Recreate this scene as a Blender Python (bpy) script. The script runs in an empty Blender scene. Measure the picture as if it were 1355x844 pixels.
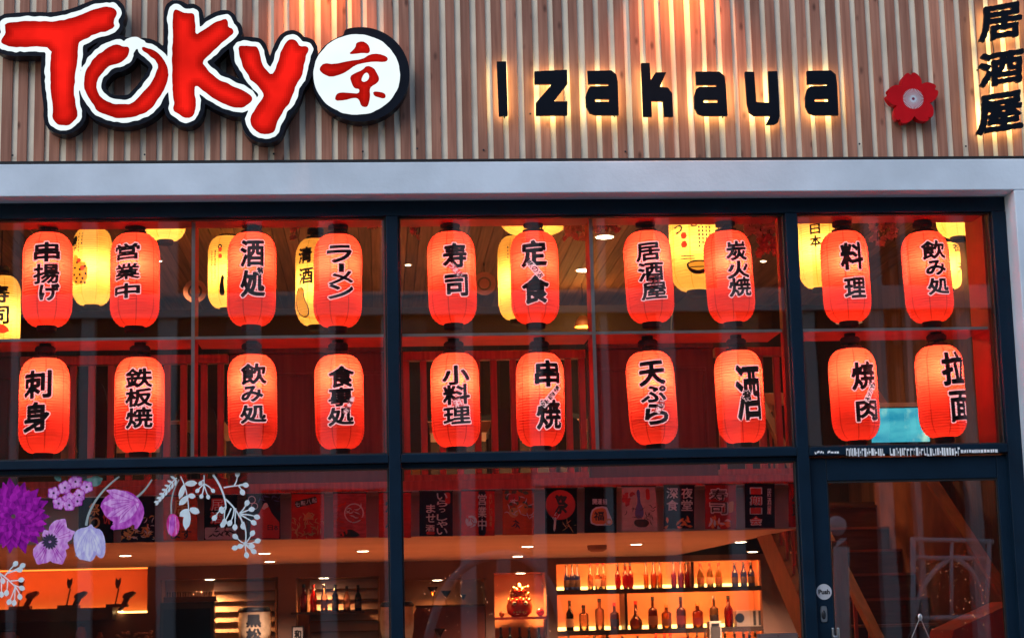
import bpy, math, random
import numpy as np
from mathutils import Vector, Matrix

R = math.radians
random.seed(7)
scene = bpy.context.scene
col = scene.collection

# ------------------------------------------------------------------ camera, sky, sun, exposure
FPX, CX, CY = 2400.0, 677.5, 422.0            # focal length and centre in photograph pixels
CAM = Vector((0.0, -10.5, 1.5))
pitch, yaw, roll = R(9.336), R(4.309), R(-1.382)
FW = Vector((math.sin(yaw)*math.cos(pitch), math.cos(yaw)*math.cos(pitch), math.sin(pitch)))
_r = Vector((math.cos(yaw), -math.sin(yaw), 0)); _u = _r.cross(FW)
RT = math.cos(roll)*_r + math.sin(roll)*_u
UP = -math.sin(roll)*_r + math.cos(roll)*_u
cam_d = bpy.data.cameras.new("camera"); cam = bpy.data.objects.new("camera", cam_d); col.objects.link(cam)
cam.matrix_world = Matrix(((RT.x, UP.x, -FW.x, CAM.x), (RT.y, UP.y, -FW.y, CAM.y), (RT.z, UP.z, -FW.z, CAM.z), (0, 0, 0, 1)))
cam_d.sensor_width = 36; cam_d.lens = FPX/1355*36; cam_d.clip_end = 2000; cam_d.clip_start = .05
cam_d.dof.use_dof = True; cam_d.dof.focus_distance = 10.7; cam_d.dof.aperture_fstop = 4.0
scene.camera = cam

world = bpy.data.worlds.new("World"); scene.world = world; world.use_nodes = True
wn = world.node_tree.nodes; bg = wn["Background"]
sky = wn.new("ShaderNodeTexSky"); sky.sky_type = 'NISHITA'; sky.sun_disc = False
SUN_EL, SUN_AZ = R(38), R(215)
sky.sun_elevation = SUN_EL; sky.sun_rotation = SUN_AZ; sky.air_density = 1.2; sky.dust_density = .8; sky.ozone_density = 1.2
world.node_tree.links.new(sky.outputs[0], bg.inputs[0]); bg.inputs[1].default_value = 0.15; sky.altitude = 300
sun_d = bpy.data.lights.new("sun", 'SUN'); sun_d.energy = 0.45; sun_d.angle = R(35); sun_d.color = (1, .97, .93)
sun = bpy.data.objects.new("sun", sun_d); col.objects.link(sun)
sdir = Vector((math.sin(SUN_AZ)*math.cos(SUN_EL), math.cos(SUN_AZ)*math.cos(SUN_EL), math.sin(SUN_EL)))
sun.rotation_euler = sdir.to_track_quat('Z', 'Y').to_euler(); sun.location = sdir*60
scene.view_settings.view_transform = 'Standard'; scene.view_settings.look = 'None'
scene.view_settings.exposure = 0.5; scene.view_settings.gamma = 1; scene.view_settings.use_curve_mapping = False
scene.render.engine = 'CYCLES'
cy = scene.cycles
cy.use_denoising = True; cy.max_bounces = 6; cy.diffuse_bounces = 3; cy.glossy_bounces = 3; cy.transmission_bounces = 4
cy.transparent_max_bounces = 14; cy.sample_clamp_indirect = 4.0; cy.caustics_reflective = False; cy.caustics_refractive = False
cy.use_light_tree = True

def P(px, py, Y):
    """The point on the plane y = Y seen at a pixel of the photograph."""
    d = FW*FPX + RT*(px-CX) + UP*(CY-py)
    return CAM + d*((Y-CAM.y)/d.y)
def PX(px, Y, py=600): return P(px, py, Y).x
def PZ(py, Y, px=677): return P(px, py, Y).z
def scale_at(Y): return FPX/(Y-CAM.y)

# ------------------------------------------------------------------ mesh helpers
class MB:
    def __init__(s): s.v = []; s.f = []; s.t = []; s.m = []
    def add(s, vs, fs, tone=1.0, mi=0):
        b = len(s.v); s.v += [tuple(x) for x in vs]; s.f += [tuple(b+i for i in f) for f in fs]
        s.t += [tone]*len(fs); s.m += [mi]*len(fs); return s
    def box(s, x0, x1, y0, y1, z0, z1, tone=1.0, mi=0):
        x0, x1 = sorted((x0, x1)); y0, y1 = sorted((y0, y1)); z0, z1 = sorted((z0, z1))
        vs = [(x, y, z) for z in (z0, z1) for y in (y0, y1) for x in (x0, x1)]
        return s.add(vs, [(0, 2, 3, 1), (4, 5, 7, 6), (0, 1, 5, 4), (2, 6, 7, 3), (0, 4, 6, 2), (1, 3, 7, 5)], tone, mi)
    def lathe(s, prof, c=(0, 0, 0), n=24, cap=True, tone=1.0, mi=0):
        vs = []; fs = []
        for r, z in prof:
            for k in range(n):
                a = 2*math.pi*k/n; vs.append((c[0]+r*math.cos(a), c[1]+r*math.sin(a), c[2]+z))
        for i in range(len(prof)-1):
            for k in range(n):
                k2 = (k+1) % n; fs.append((i*n+k, i*n+k2, (i+1)*n+k2, (i+1)*n+k))
        if cap:
            fs.append(tuple(range(n-1, -1, -1))); fs.append(tuple((len(prof)-1)*n+k for k in range(n)))
        return s.add(vs, fs, tone, mi)
    def tube(s, pts, r, n=8, tone=1.0, mi=0):
        pts = [Vector(p) for p in pts]; vs = []; fs = []
        rs = r if isinstance(r, (list, tuple)) else [r]*len(pts)
        for i, p in enumerate(pts):
            t = (pts[min(i+1, len(pts)-1)]-pts[max(i-1, 0)]).normalized()
            a = t.orthogonal().normalized() if i == 0 else (pa - t*pa.dot(t)).normalized()
            pa = a; b = t.cross(a)
            for k in range(n):
                q = 2*math.pi*k/n; vs.append(p + rs[i]*(math.cos(q)*a+math.sin(q)*b))
        for i in range(len(pts)-1):
            for k in range(n):
                k2 = (k+1) % n; fs.append((i*n+k, i*n+k2, (i+1)*n+k2, (i+1)*n+k))
        fs.append(tuple(range(n-1, -1, -1))); fs.append(tuple((len(pts)-1)*n+k for k in range(n)))
        return s.add(vs, fs, tone, mi)
    def sphere(s, c, r, n=12, sx=1, sy=1, sz=1, tone=1.0, mi=0):
        prof = [(r*math.sin(math.pi*i/(n//2)), -r*math.cos(math.pi*i/(n//2))) for i in range(n//2+1)]
        b = len(s.v); s.lathe(prof, (0, 0, 0), n, False, tone, mi)
        for i in range(b, len(s.v)):
            x, y, z = s.v[i]; s.v[i] = (c[0]+x*sx, c[1]+y*sy, c[2]+z*sz)
        return s
    def build(s, name, mat, parent=None, smooth=False, origin=None, bevel=0):
        me = bpy.data.meshes.new(name)
        o = bpy.data.objects.new(name, me); col.objects.link(o)
        if parent is not None: o.parent = parent; org = Vector(parent.location)
        else: org = Vector(origin) if origin is not None else Vector((0, 0, 0)); o.location = org
        if s.v and parent is not None and parent.parent is not None: org = org + Vector(parent.parent.location)
        me.from_pydata([(v[0]-org.x, v[1]-org.y, v[2]-org.z) for v in s.v], [], s.f)
        for mm in (mat if isinstance(mat, (list, tuple)) else [mat]): me.materials.append(mm)
        if len(set(s.m)) > 1: me.polygons.foreach_set("material_index", s.m)
        if any(t != 1.0 for t in s.t):
            at = me.attributes.new("tone", 'FLOAT', 'FACE'); at.data.foreach_set("value", s.t)
        if smooth: me.polygons.foreach_set("use_smooth", [True]*len(me.polygons))
        me.update()
        if bevel:
            b = o.modifiers.new("bevel", 'BEVEL'); b.width = bevel; b.segments = 2; b.limit_method = 'ANGLE'
        return o

def tag(o, label=None, cat=None, group=None, kind=None):
    if label: o["label"] = label
    if label and cat and not kind: kind = 'thing'
    if cat: o["category"] = cat
    if group: o["group"] = group
    if kind: o["kind"] = kind
    return o
def thing(name, label, cat, loc=(0, 0, 0), group=None):
    o = bpy.data.objects.new(name, None); col.objects.link(o); o.location = loc; o.empty_display_size = .1
    return tag(o, label, cat, group, 'thing')
def lamp(name, kind, loc, energy, color, parent=None, radius=.03, spot=None, blend=.6):
    d = bpy.data.lights.new(name, kind); d.energy = energy; d.color = color
    if kind in ('POINT', 'SPOT'): d.shadow_soft_size = radius
    if spot: d.spot_size = R(spot); d.spot_blend = blend
    o = bpy.data.objects.new(name, d); col.objects.link(o)
    if parent is not None: o.parent = parent; o.location = Vector(loc)-Vector(parent.location)
    else: o.location = loc
    return o

# ------------------------------------------------------------------ shapes from signed distance (lettering, cut-out signs)
def sdf(polys, xs, ys):
    X, Y = np.meshgrid(xs, ys, indexing='ij'); d2 = np.full(X.shape, 1e18); wind = np.zeros(X.shape)
    for p in polys:
        p = np.asarray(p, float); q = np.roll(p, -1, 0)
        for (ax, ay), (bx, by) in zip(p, q):
            ex, ey = bx-ax, by-ay; L = ex*ex+ey*ey
            if L < 1e-14: continue
            wx, wy = X-ax, Y-ay
            t = np.clip((wx*ex+wy*ey)/L, 0, 1); d2 = np.minimum(d2, (wx-t*ex)**2+(wy-t*ey)**2)
            cr = ex*wy-ey*wx
            wind += np.where((ay <= Y) & (by > Y) & (cr > 0), 1, 0) - np.where((ay > Y) & (by <= Y) & (cr < 0), 1, 0)
    d = np.sqrt(d2); return np.where(wind != 0, -d, d)

def marching(sd, xs, ys, level=0.0):
    """Filled marching squares of sd < level: 2-D vertices, faces and the boundary edges."""
    g = sd-level; idx = {}; vs = []; fs = []
    def vert(key, x, y):
        if key not in idx: idx[key] = len(vs); vs.append((x, y))
        return idx[key]
    ins = g < 0
    act = ins[:-1, :-1] | ins[1:, :-1] | ins[1:, 1:] | ins[:-1, 1:]
    for i, j in zip(*np.nonzero(act)):
        c = ((i, j), (i+1, j), (i+1, j+1), (i, j+1)); poly = []
        for k in range(4):
            a, b = c[k], c[(k+1) % 4]; ga, gb = g[a], g[b]
            if ga < 0: poly.append(vert(a, xs[a[0]], ys[a[1]]))
            if (ga < 0) != (gb < 0):
                t = ga/(ga-gb); t = min(max(t, .02), .98); key = ('e', a, b) if a < b else ('e', b, a)
                poly.append(vert(key, xs[a[0]]+t*(xs[b[0]]-xs[a[0]]), ys[a[1]]+t*(ys[b[1]]-ys[a[1]])))
        if len(poly) > 2: fs.append(tuple(poly))
    cnt = {}
    for f in fs:
        for k in range(len(f)):
            e = (f[k], f[(k+1) % len(f)])
            if (e[1], e[0]) in cnt: del cnt[(e[1], e[0])]
            else: cnt[e] = 1
    return vs, fs, list(cnt)

_gc = {}
def glyph_polys(ch, vertical_bar=False):
    if ch in _gc: return _gc[ch]
    cu = bpy.data.curves.new("glyph", 'FONT'); cu.body = ch
    o = bpy.data.objects.new("glyph", cu); col.objects.link(o)
    dg = bpy.context.evaluated_depsgraph_get(); c2 = o.to_curve(dg); polys = []
    for sp in c2.splines:
        bp = sp.bezier_points; n = len(bp); pts = []
        for i in range(n):
            a, b = bp[i], bp[(i+1) % n]
            st = (b.co-a.co).length; N = 1 if (a.handle_right-a.co).length+(b.handle_left-b.co).length < 1e-5 else (3 if st < .15 else 5)
            for k in range(N):
                t = k/N; u = 1-t
                q = u**3*a.co+3*u*u*t*a.handle_right+3*u*t*t*b.handle_left+t**3*b.co; pts.append((q.x, q.y))
        if len(pts) > 2: polys.append(np.array(pts))
    o.to_curve_clear(); bpy.data.objects.remove(o); bpy.data.curves.remove(cu)
    allp = np.vstack(polys); lo, hi = allp.min(0), allp.max(0)
    sz = np.maximum(hi-lo, .12)
    _gc[ch] = [(p-(lo+hi)/2)/sz for p in polys]            # unit box, centred
    return _gc[ch]

def glyph_shape(ch, w, h, rot=0, shear=0.0, bold=0.02, grid=44, out=0.0):
    """Glyph scaled to w x h, centred at 0: (vs, fs, boundary) ; bold / out are offsets as a share of the smaller side."""
    s = min(w, h) if min(w, h) > .3*max(w, h) else max(w, h)*.5
    b = (bold)*s
    ps = []
    for p in glyph_polys(ch):
        q = p*np.array([max(w-2*b, w*.5), max(h-2*b, h*.5)]); q = np.column_stack((q[:, 0], q[:, 1]+shear*q[:, 0]))
        if rot: ca, sa = math.cos(rot), math.sin(rot); q = np.column_stack((q[:, 0]*ca-q[:, 1]*sa, q[:, 0]*sa+q[:, 1]*ca))
        ps.append(q)
    a = np.vstack(ps); m = (b+out+.02*s); lo, hi = a.min(0)-m, a.max(0)+m; step = max(hi-lo)/grid
    xs = np.arange(lo[0], hi[0]+step, step); ys = np.arange(lo[1], hi[1]+step, step)
    d = sdf(ps, xs, ys)
    return (marching(d, xs, ys, b), marching(d, xs, ys, b+out) if out else None)

def flat_text(mb, s, cx, cz, Y, w, h, vertical=True, bold=.02, grid=26, rot=0, tone=1.0, mi=0, skew=0):
    """Upright lettering on a plane facing -Y."""
    n = len(s)
    for i, ch in enumerate(s):
        if ch == ' ': continue
        if vertical: ww, hh, ox, oz = w, h/n*.94, 0, h/2-h*(i+.5)/n
        else: ww, hh, ox, oz = w/n*.92, h, -w/2+w*(i+.5)/n, 0
        if ch in 'っーゃゅょ・': ww *= .6; hh *= .6 if ch != 'ー' else 1
        (vs, fs, _), _o = glyph_shape(ch, ww, hh, R(90) if (ch == 'ー' and vertical) else 0, 0, bold, grid)
        ca, sa = math.cos(rot), math.sin(rot)
        mb.add([(cx+(x+ox)*ca-(y+oz)*sa, Y, cz+(x+ox)*sa+(y+oz)*ca) for x, y in vs], fs, tone, mi)
    return mb

def plate(mb, shape, Y0, Y1, mp=lambda x, y: (x, y), tone=1.0, mi=0, side_mi=None):
    """A cut-out with thickness: front at Y0, back at Y1; mp maps 2-D to (X, Z)."""
    vs, fs, ed = shape; n = len(vs)
    f3 = [(mp(x, y)[0], Y0, mp(x, y)[1]) for x, y in vs]
    mb.add(f3, fs, tone, mi)
    if Y1 is not None:
        b3 = [(x, Y1, z) for x, _, z in f3]
        mb.add(f3+b3, [(a, n+a, n+b, b) for a, b in ed], tone, mi if side_mi is None else side_mi)
        mb.add(b3, [f[::-1] for f in fs], tone, mi if side_mi is None else side_mi)
    return mb

def smooth_closed(pts, it=1):
    p = np.array(pts, float)
    for _ in range(it):
        q = np.roll(p, -1, 0); p = np.stack((p*.75+q*.25, p*.25+q*.75), 1).reshape(-1, 2)
    return p

# ------------------------------------------------------------------ materials (all procedural)
def new_mat(name):
    m = bpy.data.materials.new(name); m.use_nodes = True; nt = m.node_tree; nt.nodes.clear()
    out = nt.nodes.new("ShaderNodeOutputMaterial"); return m, nt, out
def N(nt, t, **kw):
    n = nt.nodes.new(t)
    for k, v in kw.items(): setattr(n, k, v)
    return n
def noise_mix(nt, c1, c2, scale=(8, 8, 8), detail=5, lo=.35, hi=.65):
    tc = N(nt, "ShaderNodeTexCoord"); mp = N(nt, "ShaderNodeMapping"); mp.inputs['Scale'].default_value = scale
    nt.links.new(tc.outputs['Object'], mp.inputs[0])
    no = N(nt, "ShaderNodeTexNoise"); no.inputs['Scale'].default_value = 1; no.inputs['Detail'].default_value = detail
    nt.links.new(mp.outputs[0], no.inputs['Vector'])
    cr = N(nt, "ShaderNodeValToRGB"); cr.color_ramp.elements[0].position = lo; cr.color_ramp.elements[1].position = hi
    cr.color_ramp.elements[0].color = (*c1, 1); cr.color_ramp.elements[1].color = (*c2, 1)
    nt.links.new(no.outputs['Fac'], cr.inputs[0]); return cr, no, mp
def basic(name, c, rough=.6, var=.12, scale=6, metal=0, bump=0.0, bscale=60, coat=0, tone=False):
    m, nt, out = new_mat(name); b = N(nt, "ShaderNodeBsdfPrincipled")
    cr, no, mp = noise_mix(nt, tuple(x*(1-var) for x in c), tuple(min(1, x*(1+var)) for x in c), (scale,)*3)
    src = cr.outputs[0]
    if tone:
        at = N(nt, "ShaderNodeAttribute", attribute_name="tone"); mx = N(nt, "ShaderNodeMix", data_type='RGBA', blend_type='MULTIPLY')
        mx.inputs[0].default_value = 1; nt.links.new(src, mx.inputs[6]); nt.links.new(at.outputs['Fac'], mx.inputs[7]); src = mx.outputs[2]
    nt.links.new(src, b.inputs['Base Color']); b.inputs['Roughness'].default_value = rough; b.inputs['Metallic'].default_value = metal
    b.inputs['Coat Weight'].default_value = coat
    if bump:
        n2 = N(nt, "ShaderNodeTexNoise"); n2.inputs['Scale'].default_value = bscale; n2.inputs['Detail'].default_value = 4
        tc = N(nt, "ShaderNodeTexCoord"); nt.links.new(tc.outputs['Object'], n2.inputs['Vector'])
        bm = N(nt, "ShaderNodeBump"); bm.inputs['Strength'].default_value = bump; bm.inputs['Distance'].default_value = .004
        nt.links.new(n2.outputs['Fac'], bm.inputs['Height']); nt.links.new(bm.outputs[0], b.inputs['Normal'])
    nt.links.new(b.outputs[0], out.inputs[0]); return m
def wood(name, dark, light, scale=(45, 45, 2.2), rough=.7, tone=False, knots=True, bump=.35):
    m, nt, out = new_mat(name); b = N(nt, "ShaderNodeBsdfPrincipled")
    cr, no, mp = noise_mix(nt, dark, light, scale, 7, .3, .72)
    src = cr.outputs[0]
    def mul(a, bsock):
        mx = N(nt, "ShaderNodeMix", data_type='RGBA', blend_type='MULTIPLY'); mx.inputs[0].default_value = 1
        nt.links.new(a, mx.inputs[6]); nt.links.new(bsock, mx.inputs[7]); return mx.outputs[2]
    if knots:
        tc = N(nt, "ShaderNodeTexCoord"); m2 = N(nt, "ShaderNodeMapping"); m2.inputs['Scale'].default_value = (11, 11, 5)
        nt.links.new(tc.outputs['Object'], m2.inputs[0])
        vo = N(nt, "ShaderNodeTexVoronoi"); vo.inputs['Scale'].default_value = 1.0; nt.links.new(m2.outputs[0], vo.inputs['Vector'])
        r2 = N(nt, "ShaderNodeValToRGB"); e = r2.color_ramp.elements; e[0].position = .05; e[0].color = (.35, .28, .25, 1); e[1].position = .17; e[1].color = (1, 1, 1, 1)
        nt.links.new(vo.outputs['Distance'], r2.inputs[0]); src = mul(src, r2.outputs[0])
        r3, _, _ = noise_mix(nt, (.62, .6, .6), (1.12, 1.08, 1.05), (3, 3, 1.1), 3, .3, .7); src = mul(src, r3.outputs[0])
    if tone:
        at = N(nt, "ShaderNodeAttribute", attribute_name="tone"); src = mul(src, at.outputs['Fac'])
    nt.links.new(src, b.inputs['Base Color']); b.inputs['Roughness'].default_value = rough
    bm = N(nt, "ShaderNodeBump"); bm.inputs['Strength'].default_value = bump; bm.inputs['Distance'].default_value = .003
    nt.links.new(no.outputs['Fac'], bm.inputs['Height']); nt.links.new(bm.outputs[0], b.inputs['Normal'])
    nt.links.new(b.outputs[0], out.inputs[0]); return m
def emit(name, c, s, var=.0, scale=4):
    m, nt, out = new_mat(name); e = N(nt, "ShaderNodeEmission"); e.inputs[1].default_value = s
    cr, _, _ = noise_mix(nt, tuple(x*(1-var) for x in c), tuple(x*(1+var) for x in c), (scale,)*3, 2); nt.links.new(cr.outputs[0], e.inputs[0])
    nt.links.new(e.outputs[0], out.inputs[0]); return m
def paper(name, c, trans=.75, var=.05, tone=False, rough_mix=.05):
    """Thin translucent paper or cloth lit from either side."""
    m, nt, out = new_mat(name)
    cr, _, _ = noise_mix(nt, tuple(x*(1-var) for x in c), tuple(min(1, x*(1+var)) for x in c), (14, 14, 60), 3)
    d = N(nt, "ShaderNodeBsdfDiffuse"); t = N(nt, "ShaderNodeBsdfTranslucent"); mx = N(nt, "ShaderNodeMixShader"); mx.inputs[0].default_value = trans
    src = cr.outputs[0]
    nt.links.new(src, d.inputs[0]); nt.links.new(src, t.inputs[0]); nt.links.new(d.outputs[0], mx.inputs[1]); nt.links.new(t.outputs[0], mx.inputs[2])
    nt.links.new(mx.outputs[0], out.inputs[0]); return m
def glass(name, tint=(.93, .95, .95), ior=1.5, boost=2.5):
    m, nt, out = new_mat(name)
    tr = N(nt, "ShaderNodeBsdfTransparent"); tr.inputs[0].default_value = (*tint, 1)
    gl = N(nt, "ShaderNodeBsdfGlossy"); gl.inputs['Roughness'].default_value = 0.0; gl.inputs[0].default_value = (1, 1, 1, 1)
    fr = N(nt, "ShaderNodeFresnel"); fr.inputs[0].default_value = ior
    mu = N(nt, "ShaderNodeMath", operation='MULTIPLY'); mu.inputs[1].default_value = boost; nt.links.new(fr.outputs[0], mu.inputs[0])
    # faint waviness so that reflections are not ruler-straight
    tc = N(nt, "ShaderNodeTexCoord"); no = N(nt, "ShaderNodeTexNoise"); no.inputs['Scale'].default_value = 1.3; nt.links.new(tc.outputs['Object'], no.inputs['Vector'])
    bm = N(nt, "ShaderNodeBump"); bm.inputs['Strength'].default_value = .02; bm.inputs['Distance'].default_value = .02
    nt.links.new(no.outputs['Fac'], bm.inputs['Height']); nt.links.new(bm.outputs[0], gl.inputs['Normal'])
    mx = N(nt, "ShaderNodeMixShader"); nt.links.new(mu.outputs[0], mx.inputs[0]); nt.links.new(tr.outputs[0], mx.inputs[1]); nt.links.new(gl.outputs[0], mx.inputs[2])
    nt.links.new(mx.outputs[0], out.inputs[0]); return m
def liquid(name, c, clear=.45):
    """Bottle glass with its contents: partly see-through, partly scattering, glossy."""
    m, nt, out = new_mat(name)
    tr = N(nt, "ShaderNodeBsdfTransparent"); tr.inputs[0].default_value = (*[min(1, x**.5) for x in c], 1)
    cr, _, _ = noise_mix(nt, tuple(x*.9 for x in c), tuple(min(1, x*1.1) for x in c), (9,)*3)
    tl = N(nt, "ShaderNodeBsdfTranslucent"); nt.links.new(cr.outputs[0], tl.inputs[0])
    m1 = N(nt, "ShaderNodeMixShader"); m1.inputs[0].default_value = 1-clear; nt.links.new(tr.outputs[0], m1.inputs[1]); nt.links.new(tl.outputs[0], m1.inputs[2])
    gl = N(nt, "ShaderNodeBsdfGlossy"); gl.inputs['Roughness'].default_value = .08; fr = N(nt, "ShaderNodeFresnel"); fr.inputs[0].default_value = 1.5
    mx = N(nt, "ShaderNodeMixShader"); nt.links.new(fr.outputs[0], mx.inputs[0]); nt.links.new(m1.outputs[0], mx.inputs[1]); nt.links.new(gl.outputs[0], mx.inputs[2])
    nt.links.new(mx.outputs[0], out.inputs[0]); return m

M = {}
M['slat'] = wood('cedar_slats', (.33, .128, .080), (.57, .262, .175), tone=True)
M['cream'] = basic('cream_boards', (.90, .80, .63), .75, .1, 5, bump=.15)
M['plaster'] = basic('white_render', (.70, .775, .865), .8, .10, 2.2, bump=.45, bscale=40)
M['navy'] = basic('navy_powder_coat', (.004, .016, .034), .42, .12, 5, bump=.04)
M['navy'].node_tree.nodes['Principled BSDF'].inputs['Specular IOR Level'].default_value = .16
M['rubber'] = basic('black_gasket', (.006, .006, .008), .7)
M['black'] = basic('black_metal', (.007, .008, .014), .45, .2, 8)
M['matt_black'] = basic('matt_black', (.010, .010, .012), .8)
M['glass'] = glass('window_glass')
M['whitewood'] = basic('glow_red_paint', (.66, .052, .03), .5, .1, 6)  # red paint colour carries part of the lantern light on the boards
M['grey_alu'] = basic('grey_aluminium', (.42, .40, .40), .5, .08, 6)
M['lantern_red'] = paper('red_lantern_paper', (.93, .056, .030), .78)
M['lantern_seam'] = paper('red_lantern_seam', (.58, .022, .012), .6)
M['lantern_yellow'] = paper('yellow_lantern_paper', (.95, .50, .10), .78)
M['lantern_yseam'] = paper('yellow_lantern_seam', (.7, .38, .05), .6)
M['ink'] = basic('black_ink', (.006, .006, .010), .65)
def glow_paper(name, c, e, ec=(1, .62, .66)):  # own emission stands in for bulb light shining through
    m = paper(name, c, .5); nt = m.node_tree; out = [n for n in nt.nodes if n.type == 'OUTPUT_MATERIAL'][0]; src = out.inputs[0].links[0].from_socket
    em = N(nt, "ShaderNodeEmission"); em.inputs[0].default_value = (*ec, 1); em.inputs[1].default_value = e; ad = N(nt, "ShaderNodeAddShader")
    nt.links.new(src, ad.inputs[0]); nt.links.new(em.outputs[0], ad.inputs[1]); nt.links.new(ad.outputs[0], out.inputs[0]); return m
M['ink_edge'] = glow_paper('glowing_ink_edge', (.9, .78, .8), .5)
M['tag_white'] = glow_paper('glowing_tag_paper', (.9, .82, .85), .5)
M['tag_pink'] = paper('pink_tag_paper', (.85, .30, .30), .5)
M['red_ink'] = basic('red_ink', (.5, .02, .02), .6)

# ------------------------------------------------------------------ ground, pavement, buildings
tag(MB().box(-60, 60, -60, 60, -.30, -.14).build('ground', basic('ground_earth', (.12, .11, .1), .9, .2, .5)), kind='structure')
tag(MB().box(-50, 50, -17, -6.2, -.139, -.13).build('road', basic('asphalt', (.05, .05, .052), .85, .2, 3, bump=.4)), kind='structure')
tag(MB().box(-50, 50, -6.2, -.02, -.139, 0.0).build('pavement', basic('paving_slabs', (.24, .23, .22), .85, .15, 2, bump=.3)), kind='structure')

YF = 0.0                                              # front face of the frames
# wood cladding above the lintel
zl_top = P(677, 212, -.17).z; z_clad_bot = P(677, 211, -.13).z; z_clad_top = z_clad_bot+2.3
xa, xb = P(17.8, 199, -.13).x, P(1339, 199, -.13).x
npitch = 64; pitch_m = (xb-xa)/npitch
clad = thing('timber_cladding', 'upright brown cedar slats over cream boards above the white lintel', 'wall cladding', (xa, -.1, z_clad_bot))
MB().box(xa-40*pitch_m, xb+40*pitch_m, -.10, .0, z_clad_bot, z_clad_top).build('cream_backing', M['cream'], clad)
sl = MB()
for k in range(-38, npitch+39):
    x = xa+(k+.5)*pitch_m+random.uniform(-.003, .003); w = pitch_m*random.uniform(.58, .66)/2
    sl.box(x-w, x+w, -.115+random.uniform(-.003, .002), -.1002, z_clad_bot+random.uniform(.0, .006), z_clad_top+.002, tone=random.uniform(.72, 1.16))
sl.build('slats', M['slat'], clad, bevel=.002)
for px, py in ((16, 205), (191, 204), (362, 203), (552, 196), (828, 200), (702, 150), (1138, 190), (1279, 193), (640, 198), (480, 200)):
    p = P(px, py, -.132); sc = MB().lathe([(.006, 0), (.006, .003)], (0, 0, 0), 8)
    for i in range(len(sc.v)-16, len(sc.v)):
        a, b, c = sc.v[i]; sc.v[i] = (p.x+a, -.1175-c, p.z+b)
    sc.build('screw', M['black'], clad)
MB().box(xa-4, xb+4, -.15, .0, z_clad_bot-.022, z_clad_bot-.001).build('shadow_gap_flashing', M['rubber'], clad)  # black strip draws the shadow line of the gap over the lintel

# white lintel and the pillar at the door side
z_lt = z_clad_bot-.022; z_lb = P(677, 255.6, -.17).z; x_pil = P(1342, 253, -.17).x
x_left = P(-260, 400, -.17).x
lin = thing('lintel', 'long white rendered lintel between the timber slats and the shop window', 'lintel', (0, -.17, z_lb))
MB().box(x_left-3, x_pil+3, -.17, .12, z_lb, z_lt-.001).build('lintel_face', M['plaster'], lin, bevel=.006)
pil = thing('pillar', 'white rendered pillar at the door side of the shopfront', 'pillar', (x_pil, -.17, 0))
MB().box(x_pil, x_pil+3.2, -.17, .12, 0, z_lb-.001).build('pillar_face', M['plaster'], pil, bevel=.006)


# ------------------------------------------------------------------ the shopfront frame
x_fr = x_pil-.001
zt_glass = PZ(284.5, YF); z_top = z_lb-.002
zm_top = PZ(598, YF); zm_bot = PZ(609.5, YF); zm_bot2 = PZ(615.5, YF)
m1a, m1b = PX(512.3, 0, 450), PX(528.4, 0, 450)
m2a, m2b = PX(1047.0, 0, 450), PX(1062.8, 0, 450)
r0 = PX(1323.5, 0, 450)
xl = x_left-3
shop = thing('shopfront', 'navy metal shopfront frame holding the big window panes', 'shopfront', (0, 0, 0))
def fr(name, x0, x1, z0, z1, y0=0, y1=.10, mat='navy'):
    return MB().box(x0, x1, y0, y1, z0, z1).build(name, M[mat], shop, bevel=.004)
fr('head_rail', xl, x_fr, zt_glass, z_top)
fr('transom', xl, m1a-.0015, zm_bot, zm_top, -.012); fr('transom', m1b+.0015, m2a-.0015, zm_bot, zm_top, -.012); fr('transom', m2b+.0015, r0-.0015, zm_bot, zm_top, -.012)
fr('mullion', m1a, m1b, 0.02, zt_glass-.001, -.006, .12); fr('mullion', m2a, m2b, 0.02, zt_glass-.001, -.006, .12)
fr('side_post', r0, x_fr, 0.02, zt_glass-.001, -.006, .12)
zb_sill = .35
fr('stall_riser', xl, m1a-.0015, 0.02, zb_sill, .0, .12); fr('stall_riser', m1b+.0015, m2a-.0015, 0.02, zb_sill, .0, .12)
xd0, xd1 = m2b, r0                                     # door bay
bays = [(xl, m1a), (m1b, m2a), (m2b, r0)]
GY = .055
g = .009
def bay(x0, x1, z0, z1, name='window'):
    for a in ((x0, x0+g, z0, z1), (x1-g, x1, z0, z1), (x0+g+.0005, x1-g-.0005, z0, z0+g), (x0+g+.0005, x1-g-.0005, z1-g, z1)):
        fr('gasket', *a, .03, .07, 'rubber')
    MB().add([(x0+g, GY, z0+g), (x1-g, GY, z0+g), (x1-g, GY, z1-g), (x0+g, GY, z1-g)], [(0, 1, 2, 3)]).build('window_pane', M['glass'], shop)
for x0, x1 in bays: bay(x0+.001, x1-.001, zm_top+.001, zt_glass-.001)
for x0, x1 in bays[:2]:
    fr('lower_rail', x0+.002, x1-.002, zm_bot2, zm_bot-.001, .03, .10)
    bay(x0+.001, x1-.001, zb_sill+.001, zm_bot2-.001)

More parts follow.
